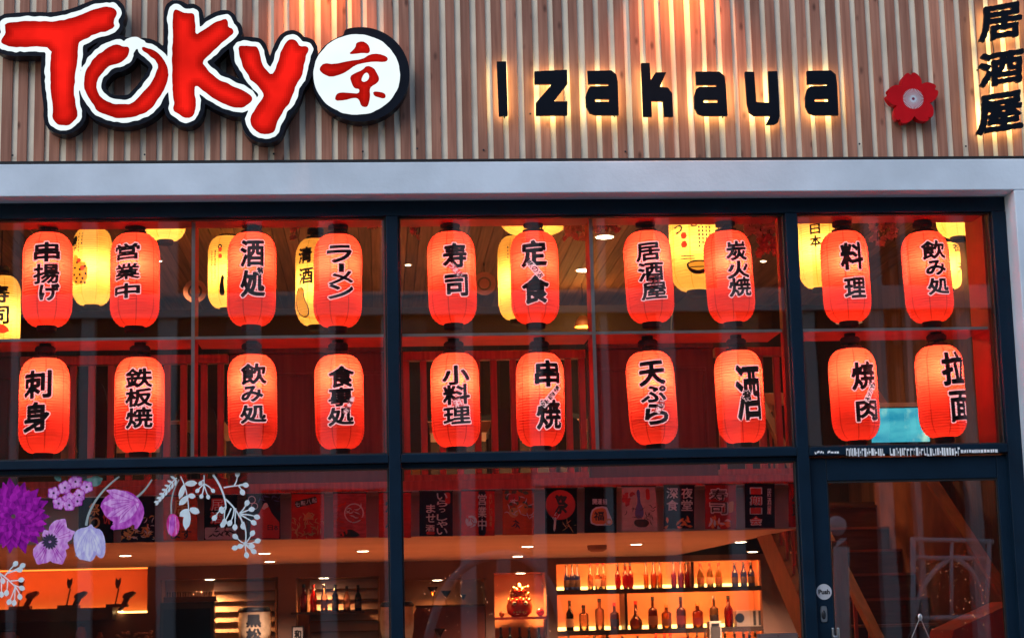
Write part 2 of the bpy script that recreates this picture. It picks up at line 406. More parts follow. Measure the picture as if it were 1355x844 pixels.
# ------------------------------------------------------------------ the door
DY = .035
dl0, dl1 = m2b+.003, PX(1341.5, DY, 640)
dg0, dg1 = PX(1094.5, DY, 640), PX(1320.5, DY, 640)
dzt = PZ(604, DY, 1200); dzg = PZ(634, DY, 1200)
door = thing('entrance_door', 'navy framed glass entrance door with a round push sticker', 'door', ((dl0+dl1)/2, DY, 0))
MB().box(dl0, dg0, DY, DY+.05, .02, dzt).build('door_stile', M['navy'], door, bevel=.004)
MB().box(dg1, dl1, DY, DY+.05, .02, dzt).build('door_stile', M['navy'], door, bevel=.004)
MB().box(dg0+.001, dg1-.001, DY+.002, DY+.05, dzg, dzt-.001).build('door_rail', M['navy'], door, bevel=.004)
MB().box(dg0+.001, dg1-.001, DY+.002, DY+.05, .02, .3).build('door_rail', M['navy'], door, bevel=.004)
gk = MB()
for a in ((dg0, dg0+.008, .3, dzg), (dg1-.008, dg1, .3, dzg), (dg0+.0085, dg1-.0085, dzg-.012, dzg-.0005)): gk.box(a[0], a[1], DY+.01, DY+.04, a[2], a[3])
gk.build('gasket', M['rubber'], door)
MB().add([(dg0, DY+.02, .3), (dg1, DY+.02, .3), (dg1, DY+.02, dzg), (dg0, DY+.02, dzg)], [(0, 1, 2, 3)]).build('door_pane', M['glass'], door)
jm = MB().box(dl1+.003, r0-.001, .02, .09, .02, dzt+.01).box(m2b+.001, r0-.001, .022, .09, dzt+.012, zm_bot-.002)
jm.build('door_frame', M['navy'], shop, bevel=.003)
p = P(1090.5, 782.5, DY-.003)
rs = 10.3/scale_at(DY)
st = MB(); st.add([(p.x+rs*math.cos(a*math.pi/18), DY-.002, p.z+rs*math.sin(a*math.pi/18)) for a in range(36)], [tuple(range(36))])
sto = st.build('push_sticker', basic('grey_vinyl', (.52, .52, .56), .5, .1, 20), door)
tx = MB(); (vs_, fs_, _), _o = glyph_shape('Push', 15.5/scale_at(DY), 6.6/scale_at(DY), 0, 0, .05, 90); tx.add([(p.x+x, DY-.0035, p.z+y) for x, y in vs_], fs_); tx.build('lettering', M['ink'], sto)
p = P(1090, 812, DY); s_ = 1/scale_at(DY)
lk = MB()
esc = smooth_closed([(-4.3, -9), (-4.3, 9), (-2, 10.4), (2, 10.4), (4.3, 9), (4.3, -9), (2, -10.4), (-2, -10.4)], 2)
lk.add([(p.x+x*s_, DY-.008, p.z+y*s_) for x, y in esc]+[(p.x+x*s_*1.1, DY-.0005, p.z+y*s_*1.05) for x, y in esc],
       [tuple(range(len(esc)))]+[(i, (i+1) % len(esc), len(esc)+(i+1) % len(esc), len(esc)+i) for i in range(len(esc))])
M['steel'] = basic('brushed_steel', (.62, .62, .64), .28, .1, 30, metal=1)
lko = lk.build('lock_plate', M['steel'], door)
MB().sphere((p.x-.6*s_, DY-.011, p.z-1*s_), 3.0*s_, 12, 1, .5, 2).build('cylinder', M['black'], lko, True)
hx0, hx1, hz = PX(1100, DY, 835), PX(1108, DY, 835), PZ(830, DY, 1104)
h = MB().box(hx0, hx0+.012, DY-.02, DY-.001, hz-.75, hz).box(hx1-.014, hx1, DY-.05, DY-.03, hz-.75, hz).box(hx0, hx1, DY-.05, DY-.02, hz-.06, hz-.045)
h.build('pull_handle', M['steel'], door, bevel=.003)
# worn white lettering strip over the door
strip = thing('lettering_strip', 'worn white lettering strip along the transom above the door', 'sign', P(1200, 597, -.014))
stm = MB(); rr = random.Random(3); x = 1078.0
while x < 1318:
    t = (x-1078)/240; yc = 598.5-1.6*t-3.2*max(0, t-.75); hh = 5.3 if .16 < t < .8 else (2.2 if t >= .8 else 1.4)
    w = rr.uniform(1.2, 3.6)
    if not (.14 < t < .165 or .385 < t < .41) and not (t < .14 and rr.random() < .35):
        a = P(x, yc-hh*rr.uniform(.75, 1.1), -.0135); b = P(x+w, yc+hh*rr.uniform(.75, 1.1), -.0135)
        xm = (a.x+b.x)/2
        q = rr.random()
        if q < .5 or t > .8: stm.box(a.x, b.x+.002, -.0140, -.0132, b.z, a.z)
        else:
            stm.box(a.x, a.x+(b.x-a.x)*.35, -.0140, -.0132, b.z, a.z)
            zc = b.z+(a.z-b.z)*rr.choice((.1, .45, .85)); stm.box(a.x+(b.x-a.x)*.36, b.x+.002, -.0140, -.0132, zc-.006, zc+.006)
    x += w+rr.uniform(.5, 1.3)
stm.build('lettering', basic('white_vinyl', (.88, .9, .95), .5), strip)

# ------------------------------------------------------------------ inner window boards (lantern red also put into their paint colour)
SY0, SY1 = .14, .56
zs0, zs1 = PZ(443.6, SY0), PZ(440.0, SY0)
inner = thing('window_shelving', 'pale inner window boards that carry the two rows of lanterns', 'window boards', (0, SY0, zs0))
x_d = [PX(255.5, SY0, 450), PX(786, SY0, 450)]
hz0 = PZ(289.5, .105)
M['head_red'] = basic('dark_glow_red_paint', (.36, .034, .022), .5, .1, 6)  # darker red for the head boards, lantern light in the colour
bx = [xl, x_d[0]-.011, x_d[0]+.011, m1a-.02, m1b+.02, x_d[1]-.011, x_d[1]+.011, m2a-.02, m2b+.02, r0-.02]
M['rail_grey'] = basic('grey_white_edge', (.75, .66, .62), .55, .08, 9)
for a, b in ((bx[0], bx[1]), (bx[2], bx[3]), (bx[4], bx[5]), (bx[6], bx[7]), (bx[8], bx[9])):
    MB().box(a, b, SY0, SY0+.012, zs0, zs1).build('shelf_edge', M['rail_grey'], inner)
    MB().box(a, b, SY0+.0125, SY1, zs0+.003, zs1-.002).build('shelf_board', M['whitewood'], inner)
    MB().box(a, b, .105, .31, hz0, hz0+.03).build('head_board', M['head_red'], inner)
for xx in x_d:
    MB().box(xx-.010, xx+.010, SY0-.012, SY0+.001, zm_top+.01, hz0-.001).build('divider_edge', M['rail_grey'], inner)
    MB().box(xx-.009, xx+.009, SY0+.0015, .36, zm_top+.01, hz0-.001).build('divider', M['whitewood'], inner)
MB().box(r0-.018, r0-.004, .125, .45, zm_top+.01, hz0+.03).build('reveal_board', M['whitewood'], inner)
for a in (m1a, m2a): MB().box(a-.018, a+.07+.018, .125, .20, zm_top+.01, hz0+.03).build('post_board', M['whitewood'], inner)

# ------------------------------------------------------------------ lanterns
LH, LR = .560, .147                                   # paper height and radius
def lantern_profile(nr=34, sub=4):
    pr = []
    for i in range(nr*sub+1):
        t = i/(nr*sub); z = LH*(t-.5); u = abs(2*t-1)
        k = 0 if u < .52 else (u-.52)/.48
        r = LR*(.40+.60*math.sqrt(max(0, 1-k**2.3))) - .0042*abs(math.cos(math.pi*t*nr)) if k > 0 else LR*(1-.0) - .0042*abs(math.cos(math.pi*t*nr))
        pr.append((r, z))
    return pr
PROF = lantern_profile()
def r_at(z):
    t = z/LH+.5; i = min(max(int(t*(len(PROF)-1)), 0), len(PROF)-1); return PROF[i][0]
def paper_mb():
    """Ribbed paper shell with eight narrow glued seams (second material)."""
    mb = MB(); ang = []
    for k in range(8):
        a0 = k*math.pi/4+math.pi/8
        ang += [a0-.022, a0+.022]+[a0+.022+(math.pi/4-.044)*q/5 for q in range(1, 5)]
    n = len(ang); vs = []; fs = []; ms = []
    for r, z in PROF:
        for a in ang: vs.append((r*math.cos(a), r*math.sin(a), z))
    mb.add(vs, [])
    for i in range(len(PROF)-1):
        for k in range(n):
            k2 = (k+1) % n; mb.f.append((i*n+k, i*n+k2, (i+1)*n+k2, (i+1)*n+k)); mb.t.append(1.0); mb.m.append(1 if k % 6 == 0 else 0)
    return mb
def cap_mbs():
    top = MB().lathe([(.058, LH/2-.006), (.066, LH/2-.002), (.066, LH/2+.014), (.05, LH/2+.018)], n=28)
    sock = MB().lathe([(.018, LH/2+.015), (.018, LH/2+.034)], n=12).lathe([(.046, LH/2+.033), (.060, LH/2+.037), (.060, LH/2+.062), (.05, LH/2+.072), (.02, LH/2+.075)], n=28)
    for k in range(3):
        a = k*2.1; sock.tube([(.05*math.cos(a), .05*math.sin(a), LH/2+.012), (.052*math.cos(a), .052*math.sin(a), LH/2+.045)], .003, 6)
    bot = MB().lathe([(.040, -LH/2-.034), (.056, -LH/2-.03), (.060, -LH/2-.002), (.055, -LH/2+.004)], n=28)
    return top, sock, bot
_proto = {}
def make_lantern(kind, label, loc, rot, group, cat='lantern', power=9.0, bulb=(0, -.02, .09)):
    mats = [M['lantern_red'], M['lantern_seam']] if kind == 'red' else [M['lantern_yellow'], M['lantern_yseam']]
    t = thing('paper_lantern', label, cat, loc, group)
    if kind not in _proto:
        pm = paper_mb(); tp, so, bo = cap_mbs(); L = []
        for nm, mb, mt in (('lantern_paper', pm, mats), ('top_cap', tp, M['matt_black']), ('socket', so, M['matt_black']), ('bottom_cap', bo, M['matt_black'])):
            mb.v = [(x+loc[0], y+loc[1], z+loc[2]) for x, y, z in mb.v]
            L.append(mb.build(nm, mt, t, nm == 'lantern_paper'))
        _proto[kind] = L
    else:
        for o in _proto[kind]:
            c = o.copy(); col.objects.link(c); c.parent = t
    t.rotation_euler = (0, 0, rot)
    d = bpy.data.lights.new('bulb', 'POINT'); d.energy = power; d.shadow_soft_size = .035
    d.color = (1, .66, .38) if kind == 'red' else (1, .8, .5)
    o = bpy.data.objects.new('bulb', d); col.objects.link(o); o.parent = t; o.location = (-bulb[1]*math.sin(-rot), bulb[1]*math.cos(rot), bulb[2])
    return t
def wrap(vs, off, zshift=0):
    """Wrap (arc, z) to the lantern surface in its local frame, front = -Y."""
    o = []
    for x, z in vs:
        z = max(min(z, LH/2-.005), -LH/2+.005); r = r_at(z)+off; a = x/LR
        o.append((r*math.sin(a), -r*math.cos(a), z))
    return o
def letter_lantern(t, glyphs, cx, cyy, S, rot, tags=(), ink='ink', outl=.0068, bold=.048):
    """glyphs: (char, px, py, w, h) in photograph pixels about the lantern centre (cx, cyy)."""
    ink_mb, out_mb = MB(), MB(); base = Vector(t.location)
    for g_ in glyphs:
        ch, x, y, w, h = g_[:5]; rt = g_[5] if len(g_) > 5 else 0
        per = sum(np.linalg.norm(q_-np.roll(q_, 1, 0), axis=1).sum() for q_ in glyph_polys(ch)); bd = min(max(.37/per, .013), .045)
        a, b = glyph_shape(ch, w*S, h*S, rt, .06 if rt == 0 else 0, bd, 62, outl)
        arc = (math.asin(max(-.97, min(.97, (x-cx)*S/LR)))-rot)*LR
        for (vs, fs, _), mb, of in ((a, ink_mb, .0030), (b, out_mb, .0014)):
            mb.add([tuple(Vector(q)+base) for q in wrap([(u+arc, v+(cyy-y)*S) for u, v in vs], of)], fs)
    lo_ = ink_mb.build('lettering', M[ink], t); out_mb.build('lettering_outline', M['ink_edge'], lo_)
    for tg in tags:
        kind, x, y, w, h, deg, s = tg
        arc = (math.asin(max(-.97, min(.97, (x-cx)*S/LR)))-rot)*LR; ca, sa = math.cos(R(deg)), math.sin(R(deg))
        def mp(pts): return [(arc+(u*ca-v*sa), (cyy-y)*S+(u*sa+v*ca)) for u, v in pts]
        n = 10
        if kind == 'disc':
            pts = [(0, 0)]+[(w*S/2*math.cos(k*math.pi/12), w*S/2*math.sin(k*math.pi/12)) for k in range(24)]; fs = [(0, 1+k, 1+(k+1) % 24) for k in range(24)]
        else:
            pts = [(-w*S/2+w*S*i/n, q*h*S/2) for i in range(n+1) for q in (-1, 1)]; fs = [(2*i, 2*i+2, 2*i+3, 2*i+1) for i in range(n)]
        mt = M['tag_pink'] if kind in ('pink', 'disc') else M['tag_white']
        if kind != 'bare':
            tb = MB().add([tuple(Vector(q)+base) for q in wrap(mp(pts), .0048)], fs); to = tb.build('tag', mt, t)
        to = to if kind != 'bare' else t
        lb = MB(); nn = len(s)
        for i, ch in enumerate(s):
            ww, hh = (w*S/nn*.85, h*S*.8); ox = -w*S/2+w*S*(i+.5)/nn
            (vs, fs2, _), ob = glyph_shape(ch, ww, hh, 0, 0, .03, 20, .003 if kind == 'bare' else 0)
            if kind == 'bare':
                MB().add([tuple(Vector(q)+base) for q in wrap(mp([(u+ox, v) for u, v in ob[0]]), .0045)], ob[1]).build('tag', M['tag_white'], t)
            lb.add([tuple(Vector(q)+base) for q in wrap(mp([(u+ox, v) for u, v in vs]), .0062)], fs2)
        lb.build('tag_lettering', M['tag_white'] if kind == 'pink' else M['ink'], to)

LY = .27
RED = [
 (63, 308, 433, 67, [('串', 67, 339, 35, 27), ('揚', 67, 368, 35, 27), ('げ', 71.5, 392.5, 27, 23)], (), 'red lantern lettered 串揚げ in the upper row at the outer end'),
 (178.5, 309, 433, 66, [('営', 171.6, 338, 35, 22), ('業', 171.6, 365, 35, 21), ('中', 171.6, 390.5, 36, 20)], (), 'red lantern lettered 営業中 in the upper row beside the yellow figure lantern'),
 (333, 307, 433, 66, [('酒', 336, 340, 33, 37), ('処', 337, 381, 34, 36)], (('bare', 346, 363, 11, 13, 15, '肴'),), 'red lantern lettered 酒処 with a tiny 肴 between the big characters'),
 (447, 310, 434, 66, [('ラ', 450, 341, 35, 24), ('ー', 452.5, 360, 12, 9, math.pi/2), ('メ', 452.5, 373, 34, 18), ('ン', 452.5, 391, 35, 20)], (), 'red lantern lettered ラーメン in katakana in the upper row'),
 (598, 307, 430, 65, [('寿', 602, 343.5, 34, 34), ('司', 603, 384, 33, 30)], (('pink', 602, 364, 23, 9, -50, 'うまい'),), 'red lantern lettered 寿司 with a slanted pink tag'),
 (707.5, 306, 430, 65, [('定', 704.5, 340, 36, 36), ('食', 705.5, 389, 38, 38)], (('white', 705.5, 362, 29, 9.5, -50, '味の店'),), 'red lantern lettered 定食 with a slanted white tag'),
 (858.5, 304, 430, 66, [('居', 854.6, 338, 34, 25), ('酒', 857, 365, 36, 26), ('屋', 860, 391.5, 37, 23)], (('disc', 860.6, 377, 17, 11, 20, '芳'),), 'red lantern lettered 居酒屋 with a round pink tag'),
 (965, 303, 430, 66, [('炭', 972, 336, 31, 27), ('火', 973, 361.7, 34, 24), ('焼', 974, 385, 35, 26)], (), 'red lantern lettered 炭火焼 beside the noodle bowl lantern'),
 (1119, 303, 430, 66, [('料', 1122, 343.6, 34, 38), ('理', 1123.5, 387.4, 32, 28)], (), 'red lantern lettered 料理 in the upper row above the doorway'),
 (1227, 306, 428, 66, [('飲', 1230, 335, 36, 26), ('み', 1231, 360, 30, 21), ('処', 1232.5, 385, 33, 23)], (), 'red lantern lettered 飲み処 in the upper row above the door'),
 (58.5, 472, 602, 68, [('刺', 54.4, 512.5, 38, 37), ('身', 53.3, 555, 36, 39)], (), 'red lantern lettered 刺身 in the lower row at the outer end'),
 (184.5, 471, 601, 68, [('鉄', 187.6, 504, 36, 26), ('板', 187.6, 529.5, 36, 25), ('焼', 188.7, 556, 36, 27)], (), 'red lantern lettered 鉄板焼 in the lower row'),
 (334, 467, 597, 67, [('飲', 338.5, 498.6, 35, 28), ('み', 336, 525, 29, 21), ('処', 337.4, 551, 36, 24)], (), 'red lantern lettered 飲み処 in the lower row before a wooden panel'),
 (449, 467, 597, 66, [('食', 453.6, 502, 35, 29), ('事', 452.6, 528.5, 35, 25), ('処', 451.5, 554, 36, 24)], (('pink', 462, 540, 26, 7.5, 60, 'お食事'),), 'red lantern lettered 食事処 with a slanted pink tag'),
 (602.5, 465, 594, 66, [('小', 603, 500, 38, 26), ('料', 603, 525.3, 38, 27), ('理', 603, 553, 38, 23)], (('pink', 604, 537, 12.5, 12.5, 25, '酒'),), 'red lantern lettered 小料理 with a small red square seal'),
 (715, 464, 594, 66, [('串', 723.5, 497.6, 37, 36), ('焼', 725, 552, 37, 39)], (('white', 727, 527.4, 38, 9, 48, '味自慢'),), 'red lantern lettered 串焼 with a long slanted white tag'),
 (862.5, 462, 591, 67, [('天', 860.3, 496.7, 37, 33), ('ぷ', 860.3, 524.6, 36, 22), ('ら', 862.4, 551, 33, 28)], (('pink', 867, 542, 20, 9, 60, '旨い'),), 'red lantern lettered 天ぷら in the lower row'),
 (979, 461, 589, 66, [('酒', 986, 522.4, 37, 75)], (('bare', 982, 527, 15, 18, 8, '肴'),), 'red lantern with one tall 酒 and a small 肴 across it'),
 (1130, 458, 586, 67, [('焼', 1138, 500, 37, 38), ('肉', 1139.5, 545, 34, 32)], (('white', 1143.5, 523.5, 28, 8.5, 60, 'スタミナ'),), 'red lantern lettered 焼肉 with a slanted white tag above the door'),
 (1245, 456, 580, 68, [('拉', 1258, 490, 40, 46), ('面', 1263, 541, 38, 42)], (), 'red lantern lettered 拉面 turned towards the door side'),
]
POW_RED = 6.2
for i, (cx, y0, y1, w, gl, tg, lab) in enumerate(RED):
    cyy = (y0+y1)/2; c = P(cx, cyy, LY); S = 1/scale_at(LY)
    k = (w*S/2)/LR; tx = np.mean([q[1] for q in gl])
    rot = math.asin(max(-.8, min(.8, (tx-cx)/(w/2))))*.85 + random.uniform(-.05, .05)
    low = i >= 10; rt_ = random.Random(i*7+3)
    bulb = (0, -.045-.03*random.random(), (.115 if low else .085)+random.uniform(-.015, .02))
    t = make_lantern('red', lab, c, rot, 'red paper lanterns hanging in the window', power=POW_RED*(random.uniform(.9, 1.12))*(.92 if low else .84), bulb=bulb)
    letter_lantern(t, gl, cx, cyy, S, rot, tg)
    t.rotation_euler = (rt_.uniform(-.012, .012), (-.03 if cx > 840 else 0)+rt_.uniform(-.018, .018), rot)
    # the cord up to the board it hangs from
    zc = (hz0 if not low else zs0+.003); cb = MB().tube([(c.x, c.y, c.z+LH/2+.07), (c.x, c.y, max(zc, c.z+LH/2+.077))], .034, 16)
    cb.build('hanging_cord', M['matt_black'], t)

# ------------------------------------------------------------------ the lit sign with the big brush letters
SGY0, SGY1 = -.235, -.135
def sgn(pts, ox, sx, oy, sy): return [(ox+x/sx, oy+y/sy) for x, y in pts]
T_ = [(4.7, 30.8), (25, 29), (47, 28), (69, 29), (90, 25.6), (107, 20), (114, 16.6), (131, 10.7), (145, 9), (153, 12), (154.5, 20), (150, 28), (151.6, 36.7), (140, 41.5), (123.7, 45), (109.5, 54), (104, 57), (103, 76), (98.3, 104), (98.3, 132.7), (102.4, 144.5), (102, 156.4), (93.6, 163.5), (84, 167), (73.5, 163.5), (69, 156.4), (70, 142), (66, 114), (66, 85), (68.7, 63.5), (42.7, 62), (14, 62.8), (2.4, 58), (1, 53), (8.3, 45), (7, 38)]
O_ = sgn([(300, 262), (270, 262), (240, 245), (200, 255), (150, 285), (90, 345), (60, 390), (45, 450), (50, 510), (80, 560), (105, 590), (115, 615), (160, 640), (240, 662), (320, 655), (380, 635), (430, 600), (470, 545), (500, 490), (518, 430), (515, 380), (490, 330), (450, 290), (410, 268), (370, 262), (375, 285), (420, 315), (455, 350), (460, 390), (435, 440), (400, 490), (355, 540), (315, 580), (250, 585), (190, 580), (140, 545), (115, 500), (118, 450), (150, 400), (200, 360), (250, 350), (285, 325), (300, 295)], 100, 4.22, 0, 4.22)
K_ = sgn([(80, 60), (95, 50), (120, 60), (150, 80), (195, 70), (200, 110), (205, 150), (205, 200), (250, 170), (320, 120), (370, 105), (390, 120), (385, 155), (415, 160), (420, 185), (390, 210), (340, 250), (280, 310), (240, 345), (270, 390), (340, 450), (410, 480), (480, 510), (520, 540), (520, 565), (490, 590), (450, 605), (400, 595), (330, 565), (260, 520), (205, 470), (200, 520), (210, 570), (205, 620), (180, 655), (140, 660), (100, 630), (80, 620), (85, 560), (75, 480), (75, 400), (75, 300), (80, 200), (78, 120)], 210, 4.22, 0, 4.22)
Y_ = sgn([(70, 195), (110, 190), (165, 195), (190, 200), (205, 240), (215, 300), (245, 340), (278, 375), (305, 330), (330, 250), (355, 190), (380, 155), (415, 150), (440, 175), (455, 195), (500, 195), (510, 220), (490, 260), (475, 330), (470, 380), (430, 430), (410, 500), (385, 550), (350, 600), (320, 650), (300, 710), (280, 735), (220, 740), (170, 715), (150, 680), (145, 640), (180, 580), (215, 530), (230, 495), (205, 460), (170, 420), (130, 370), (95, 310), (75, 250)], 300, 4.69, 20, 4.69)
Z5 = (400, 5.275, 20, 5.275)
kyo = [sgn(q, *Z5) for q in (
    [(375, 195), (420, 182), (460, 205), (475, 245), (465, 270), (420, 265), (370, 272), (320, 275), (350, 250), (372, 225)],
    [(120, 370), (150, 335), (220, 345), (330, 320), (420, 310), (470, 275), (530, 270), (590, 290), (600, 315), (575, 330), (500, 325), (430, 335), (370, 350), (310, 395), (270, 415), (200, 435), (150, 415), (122, 390)],
    [(330, 430), (370, 405), (420, 385), (450, 352), (500, 370), (520, 405), (540, 445), (525, 475), (480, 500), (470, 520), (475, 570), (460, 635), (440, 645), (410, 635), (400, 600), (385, 580), (350, 580), (300, 595), (225, 600), (235, 555), (265, 540), (340, 545), (395, 550), (400, 515), (365, 515), (345, 480)],
    [(492, 535), (530, 535), (575, 545), (585, 570), (570, 585), (530, 575), (500, 565)])]
kyo_hole = sgn([(410, 455), (430, 410), (455, 400), (470, 430), (455, 460), (425, 470)], *Z5)[::-1]
disc = [(472+57.5*math.cos(a), 98.7-53*math.sin(a)) for a in np.linspace(0, 2*math.pi, 60, endpoint=False)]
ring = [(477+65*math.cos(a), 98.7-62.5*math.sin(a)) for a in np.linspace(R(108), R(-165), 60)]+[(472+58.5*math.cos(a), 98.7-54*math.sin(a)) for a in np.linspace(R(-165), R(-252), 20)]
letters = [smooth_closed(q, 1) for q in (T_, O_, K_, Y_)]
def to_sign(Y): return lambda x, y: (P(x, y, Y).x, P(x, y, Y).z)
step = 1.5
xs = np.arange(-16, 560, step); ys = np.arange(-18, 205, step)
rngN = np.random.default_rng(1); wob = rngN.normal(0, 1, (len(xs), len(ys)))
for _ in range(8): wob = (wob+np.roll(wob, 1, 0)+np.roll(wob, -1, 0)+np.roll(wob, 1, 1)+np.roll(wob, -1, 1))/5
wob = wob/wob.std()*.45
d_let = [sdf([q], xs, ys) for q in letters]
d_all = np.min(d_let, 0); d_disc = sdf([disc], xs, ys); d_ring = sdf([ring], xs, ys)
d_kyo = np.maximum(np.min([sdf([smooth_closed(q, 1)], xs, ys) for q in kyo], 0), -sdf([smooth_closed(kyo_hole, 1)], xs, ys))
d_gap = sdf([smooth_closed(sgn([(265, 232), (330, 205), (400, 240), (388, 290), (345, 262), (312, 312), (290, 280)], 100, 4.22, 0, 4.22), 1)], xs, ys)
d_white = np.minimum(d_all-6.3, d_gap-1)+wob*1.1
d_black = np.minimum(np.minimum(d_all-12.0, d_ring), d_disc-1.2)
def led_acrylic(name, c, s_):
    m, nt, out = new_mat(name); e = N(nt, "ShaderNodeEmission"); at = N(nt, "ShaderNodeAttribute", attribute_name="tone")
    cr, _, _ = noise_mix(nt, tuple(x*.75 for x in c), tuple(x*1.2 for x in c), (3, 3, 3), 3); nt.links.new(cr.outputs[0], e.inputs[0])
    mu = N(nt, "ShaderNodeMath", operation='MULTIPLY'); mu.inputs[1].default_value = s_; nt.links.new(at.outputs['Fac'], mu.inputs[0]); nt.links.new(mu.outputs[0], e.inputs[1])
    nt.links.new(e.outputs[0], out.inputs[0]); return m
M['sign_red'] = led_acrylic('lit_red_acrylic', (1.0, .016, .010), .44)
def led_plate(sd, Y0, Y1, name):
    sh_ = marching(sd, xs, ys); mb = plate(MB(), sh_, Y0, Y1, to_sign(Y0)); nf = len(sh_[1])
    for i, f in enumerate(sh_[1]):
        x = np.mean([sh_[0][q][0] for q in f]); y = np.mean([sh_[0][q][1] for q in f])
        dd = -sd[min(int(round((x-xs[0])/step)), len(xs)-1), min(int(round((y-ys[0])/step)), len(ys)-1)]
        mb.t[i] = .62+.75*min(1, max(0, dd-1)/11)**1.3
    for i in range(nf, len(mb.t)): mb.t[i] = .5
    return mb.build(name, M['sign_red'], sign)
M['sign_white'] = emit('lit_white_acrylic', (.86, .97, 1.0), .76, .05, 3)
M['sign_black'] = basic('sign_black', (.004, .006, .013), .35, .2, 8)
M['sign_black'].node_tree.nodes['Principled BSDF'].inputs['Specular IOR Level'].default_value = .15
sign = thing('brush_letter_sign', 'big red brush lettering Tokyo with white border and a round 京 on black', 'sign', P(270, 95, SGY0))
plate(MB(), marching(d_black, xs, ys), SGY0, SGY1, to_sign(SGY0)).build('sign_casing', M['sign_black'], sign)
plate(MB(), marching(d_white, xs, ys), SGY0-.006, None, to_sign(SGY0-.006)).build('letter_border', M['sign_white'], sign)
for nm, d in zip('TOKY', d_let):
    led_plate(d+wob*.8, SGY0-.012, SGY0-.0065, 'sign_letter')
plate(MB(), marching(d_disc+wob*.5, xs, ys), SGY0-.0095, SGY0-.001, to_sign(SGY0-.0095)).build('sign_disc', M['sign_white'], sign)
led_plate(d_kyo, SGY0-.013, SGY0-.0098, 'sign_character')

# ------------------------------------------------------------------ halo-lit black letters
M['led'] = emit('warm_led', (1.0, .74, .30), 8.0)
M['letter_black'] = basic('black_letter_face', (.004, .006, .012), .4, .15, 7)
M['letter_black'].node_tree.nodes['Principled BSDF'].inputs['Specular IOR Level'].default_value = .12
HY0, HY1 = -.185, -.165
def halo(name, label, polys, holes, group, grid_step=.9, sd=None, gx=None, gy=None, rnd=1.0):
    if sd is None:
        a = np.vstack([np.asarray(p) for p in polys]); lo, hi = a.min(0)-3, a.max(0)+3
        gx = np.arange(lo[0], hi[0], grid_step); gy = np.arange(lo[1], hi[1], grid_step)
        sd = sdf(polys, gx, gy)
        for h_ in holes: sd = np.maximum(sd, -sdf([h_], gx, gy))
    t = thing(name, label, 'sign letter', P(float(gx.mean()), float(gy.max()), HY0), group)
    plate(MB(), marching(sd, gx, gy), HY0, HY1, to_sign(HY0)).build('letter_face', M['letter_black'], t)
    plate(MB(), marching(sd, gx, gy, -1.2), HY1+.001, HY1+.006, to_sign(HY0)).build('led_backing', M['led'], t)
    st_ = MB()
    ins = np.argwhere(sd < -3)
    if len(ins):
        for q in (ins[0], ins[-1], ins[len(ins)//2]):
            p = P(gx[q[0]], gy[q[1]], HY0); st_.tube([(p.x, HY1+.006, p.z), (p.x, -.10, p.z)], .005, 6)
        st_.build('standoff', M['black'], t)
    return t
Z6 = (640, 5.21, 70, 5.21); Z7 = (880, 5.21, 70, 5.21)
GI = 'black halo-lit letters on the timber slats'
halo('sign_letter', 'black halo-lit capital I on the timber slats', [sgn([(90, 60), (155, 60), (167, 435), (105, 437)], *Z6)], [], GI)
halo('sign_letter', 'black halo-lit letter z on the timber slats', [sgn([(350, 128), (575, 117), (578, 215), (483, 335), (578, 335), (578, 430), (360, 433), (360, 345), (470, 217), (350, 217)], *Z6)], [], GI)
halo('sign_letter', 'black halo-lit letter a between the letters z and k', [sgn([(715, 125), (880, 122), (915, 150), (925, 200), (932, 430), (770, 430), (730, 415), (705, 370), (703, 300), (720, 250), (735, 231), (860, 229), (862, 217), (720, 216)], *Z6)], [sgn([(768, 320), (865, 320), (865, 338), (768, 338)], *Z6)], GI)
halo('sign_letter', 'black halo-lit letter k on the timber slats', [sgn([(1085, 72), (1145, 70), (1152, 190), (1185, 135), (1260, 135), (1215, 235), (1270, 240), (1300, 280), (1307, 440), (1245, 440), (1235, 335), (1157, 332), (1160, 440), (1100, 440)], *Z6)], [], GI)
halo('sign_letter', 'black halo-lit letter a between the letters k and y', [sgn([(210, 130), (375, 130), (410, 160), (420, 220), (432, 435), (265, 435), (225, 420), (202, 380), (200, 300), (215, 250), (235, 236), (355, 234), (355, 223), (215, 223)], *Z7)], [sgn([(267, 325), (363, 325), (363, 345), (267, 345)], *Z7)], GI)
halo('sign_letter', 'black halo-lit letter y on the timber slats', [sgn([(550, 130), (615, 132), (630, 340), (720, 345), (710, 127), (775, 127), (792, 440), (780, 480), (755, 495), (695, 497), (728, 435), (615, 435), (580, 410), (565, 350)], *Z7)], [], GI)
halo('sign_letter', 'black halo-lit letter a at the end beside the red blossom', [sgn([(977, 125), (1145, 122), (1178, 150), (1187, 220), (1197, 430), (1030, 430), (990, 415), (968, 370), (967, 300), (980, 250), (1005, 231), (1120, 228), (1120, 218), (980, 218)], *Z7)], [sgn([(1032, 320), (1127, 318), (1127, 337), (1032, 337)], *Z7)], GI)
GK = 'black halo-lit characters at the end of the fascia'
